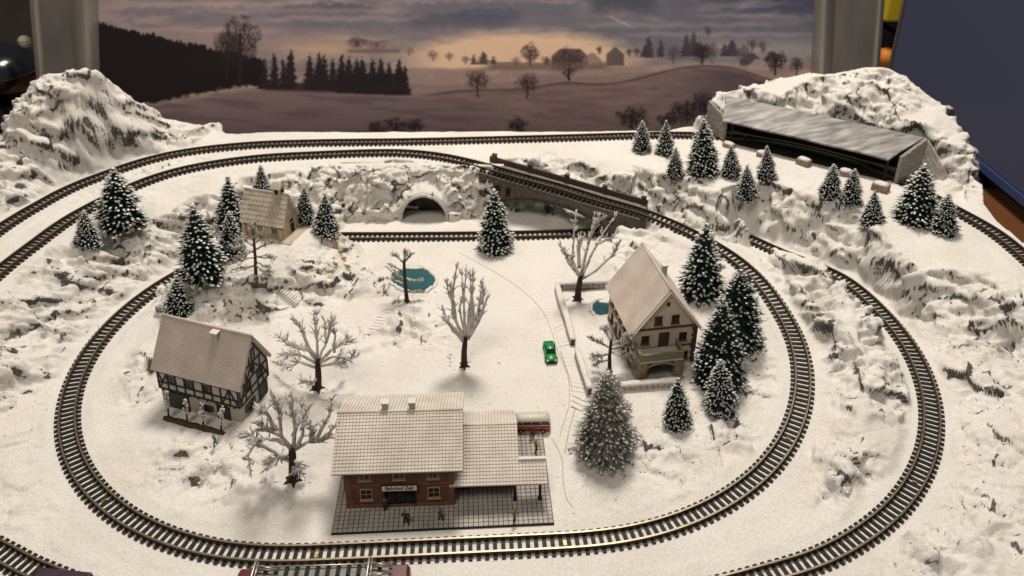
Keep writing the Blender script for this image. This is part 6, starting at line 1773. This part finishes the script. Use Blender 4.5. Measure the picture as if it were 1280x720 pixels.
    img += (5 * fbm(X / 1.7, Y / 1.7, 91, 2))[..., None]
    return X, Y, np.clip(img, 4, 250)


BX, BYY, BIMG = panorama()
BK = np.array([0.53, 0.505, 0.47])        # how bright the lamps make white paper here
alb = np.clip(lin(BIMG) / BK, 0.002, 0.9)
o_ = on_bd(570, 120)
ul = on_bd(BX[0, 0], 100) ; 
d_ = np.stack([(BX - 640) / F, CT - (BYY - YP) / F * ST, -ST - (BYY - YP) / F * CT], -1)
P0 = np.array([0, BY0, 0]); tt = ((P0 - np.array([0, 0, HC])) @ BN) / (d_ @ BN)
PP = np.array([0, 0, HC]) + d_ * tt[..., None] - o_
ny_, nx2 = BX.shape
idx = np.arange(BX.size).reshape(BX.shape)
q = np.stack([idx[:-1, :-1], idx[1:, :-1], idx[1:, 1:], idx[:-1, 1:]], -1).reshape(-1, 4)
me = bpy.data.meshes.new('printed_panorama'); me.vertices.add(BX.size); me.vertices.foreach_set('co', PP.astype(np.float32).ravel())
me.loops.add(q.size); me.loops.foreach_set('vertex_index', q.ravel().astype(np.int32)); me.polygons.add(len(q)); me.polygons.foreach_set('loop_start', np.arange(0, q.size, 4, dtype=np.int32)); me.polygons.foreach_set('loop_total', np.full(len(q), 4, np.int32)); me.update(calc_edges=True)
ca = me.attributes.new('print', 'FLOAT_COLOR', 'POINT'); ca.data.foreach_set('color', np.concatenate([alb, np.ones(alb.shape[:2] + (1,))], -1).astype(np.float32).ravel())
pm = bpy.data.materials.new('panorama_print'); pm.use_nodes = True
a_ = pm.node_tree.nodes.new('ShaderNodeAttribute'); a_.attribute_name = 'print'; b_ = pm.node_tree.nodes['Principled BSDF']; b_.inputs['Roughness'].default_value = .7; b_.inputs['Specular IOR Level'].default_value = .15
pm.node_tree.links.new(a_.outputs['Color'], b_.inputs['Base Color']); me.materials.append(pm)
bd = thing('backdrop', 'printed panorama backdrop of misty dusk hills, forest and bare trees behind the layout', 'backdrop', tuple(o_))
link('printed_panorama', me, bd)
mb = MB(); c4 = [on_bd(108, 196, -4) - o_, on_bd(1036, 196, -4) - o_, on_bd(1036, -26, -4) - o_, on_bd(108, -26, -4) - o_]
mb.add(c4 + [p - BN * 3 for p in c4], ((0, 1, 2, 3), (7, 6, 5, 4), (0, 4, 5, 1), (1, 5, 6, 2), (2, 6, 7, 3), (3, 7, 4, 0))); mb.build('panel', M['dark'], bd)

# metal end panels with rounded edges
def end_panel(cols, label):
    """cols: (px at the top of the picture, px lower down, stand-off, stand-off at the end) strips"""
    b0 = on_bd(cols[0][0], 100)
    t = thing('metal_panel', label, 'panel', tuple(b0), 0, 'metal end panels')
    for k, (nm, x0, x1, y0x, y1x, bulge, m_) in enumerate(cols[1:]):
        mb = MB(); n = 12; L0 = []; L1 = []
        for i in range(n + 1):
            f = i / n; bu = bulge * math.sin(math.pi * f)
            L0.append(on_bd(x0 + (x1 - x0) * f, -30, 4 + bu) - b0); L1.append(on_bd(y0x + (y1x - y0x) * f, 175, 4 + bu) - b0)
        mb.add(L0 + L1, [(i, i + 1, n + 2 + i, n + 1 + i) for i in range(n)], 0, True)
        back = [L0[0] - BN * 6, L0[-1] - BN * 6, L1[-1] - BN * 6, L1[0] - BN * 6]
        mb.add([L0[0], L0[-1], L1[-1], L1[0]] + back, ((4, 5, 6, 7), (0, 4, 7, 3), (1, 2, 6, 5), (0, 1, 5, 4)))
        mb.build(nm, M[m_], t)
M['panel_grey'] = mat('dull_panel', (0.13, 0.115, 0.11), .4, .3, (0.22, 0.20, 0.185), .035, stretch=(1, 1, .03))
end_panel([(60,), ('edge_strip', 34, 46, 52, 62, 3, 'alu'), ('flat_panel', 46, 88, 62, 97, .5, 'panel_grey'), ('rounded_edge', 88, 119, 97, 124, 9, 'alu')], 'metal panel with rounded edge left of the backdrop')
end_panel([(1060,), ('rounded_edge', 1021, 1046, 1012, 1036, 9, 'alu'), ('flat_panel', 1046, 1098, 1036, 1084, .5, 'panel_grey'), ('edge_strip', 1098, 1108, 1084, 1093, 3, 'alu')], 'metal panel with rounded edge right of the backdrop')

# ------------------------------------------------------------------ monitor to the right, things behind, the room wall
def screen_mat():
    m = bpy.data.materials.new('navy_screen'); m.use_nodes = True; b = m.node_tree.nodes['Principled BSDF']
    b.inputs['Base Color'].default_value = (0.028, 0.032, 0.050, 1); b.inputs['Roughness'].default_value = .35
    b.inputs['Emission Color'].default_value = (0.030, 0.035, 0.058, 1); b.inputs['Emission Strength'].default_value = .6
    return m
M['screen'] = screen_mat()
M['bezel_blue'] = mat('blue_bezel', (0.06, 0.10, 0.26), .3, .3)
mo = thing('monitor', 'large dark navy screen standing at the right edge behind the hill', 'monitor', (420, 700, -31))
mb = MB(); mb.box((8, 5, 180), (10, 300, 340)); bevel(mb.build('housing', M['black'], mo), 2)
mb = MB(); mb.box((2.4, 5, 186), (2, 296, 322)); mb.build('screen', M['screen'], mo)
mb = MB(); mb.box((1.6, 5, 20.5), (4.5, 296, 7)); mb.build('lower_bezel', M['bezel_blue'], mo)
mb = MB(); mb.box((1.6, 155.5, 180), (5, 4, 336)); mb.build('side_bezel', M['panel_grey'], mo)
mb = MB(); mb.box((10, 5, 5), (70, 120, 10)); bevel(mb.build('foot', M['black'], mo), 3)

M['yellow'] = mat('yellow_plastic', (0.55, 0.42, 0.02), .5)
M['orange'] = mat('orange_plastic', (0.60, 0.20, 0.02), .5)
sf = thing('shelf', 'dark shelf unit glimpsed behind the right metal panel', 'shelf', (520, 960, -31))
mb = MB(); mb.box((0, 0, 60), (120, 90, 6)); mb.build('board', M['black'], sf)
mb = MB(); mb.box((0, 0, 165), (120, 90, 26)); mb.build('board', M['black'], sf)
for x in (-57, 57):
    mb = MB(); mb.box((x, 0, 105), (6, 90, 210)); mb.build('upright', M['black'], sf)
p = atY(1108, 72, 930)
ob = MB(); ob.blob((0, 0, 0), (13, 13, 12), nu=16, nv=10); tag(ob.build('orange_ball', M['orange'], None, tuple(p)), 'blurred orange ball glimpsed right of the metal panel', 'ball')
p = atY(1117, 8, 930)
ob = MB(); ob.box((0, 0, 0), (24, 20, 32)); ob.box((3, 0, 20), (14, 14, 12)); tag(bevel(ob.build('yellow_box', M['yellow'], None, tuple(p)), 3, 2), 'blurred yellow box glimpsed at the top right of the metal panel', 'box')

M['gloss_black'] = mat('glossy_black', (0.006, 0.007, 0.009), .18, 0, (0.010, 0.013, 0.02), .05, spec=.6)
for k, (px, py, rx, rz_, lab) in enumerate(((2, 88, 42, 33, 'upper of two glossy black rounded cases at the left edge'), (-6, 150, 48, 44, 'lower of two glossy black rounded cases at the left edge'))):
    p = atY(px, py, 720); sc_ = (p[1] * CT - (p[2] - HC) * ST) / F
    t = thing('rounded_case', lab, 'case', tuple(p), 0, 'black cases behind the hill')
    mb = MB(); mb.blob((0, 0, 0), (rx * sc_, 40, rz_ * sc_), nu=28, nv=16); mb.build('shell', M['gloss_black'], t)
    mb = MB(); mb.tube([(rx * sc_ * 1.01 * math.cos(a), 40.4 * math.sin(a), 0) for a in np.linspace(0, 2 * math.pi, 33)], .9, 6, cap=False); mb.build('seam', M['dark'], t)
p = atY(31, 52, 700)
M['clear'] = mat('cut_glass', (0.45, 0.47, 0.40), .08, .2, spec=.8)
mb = MB(); mb.blob((0, 0, 0), (6, 6, 6), nu=7, nv=5); kn = mb.build('glass_knob', M['clear'], None, tuple(p)); kn.data.polygons.foreach_set('use_smooth', [False] * len(kn.data.polygons)); tag(kn, 'small cut glass knob above the black cases', 'knob')
M['wall'] = mat('room_wall', (0.05, 0.042, 0.038), .9, 0, (0.065, 0.055, 0.05), .01)
mb = MB(); mb.box((0, 1500, 500), (4000, 20, 2400)); tag(mb.build('room_wall', M['wall']), None, None, None, 'structure')
# ------------------------------------------------------------------ to Blender units
for o in list(COL.objects):
    if o.parent is None and o.type in ('MESH', 'EMPTY', 'CURVE'):
        o.location = o.location * S
        o.scale = o.scale * S
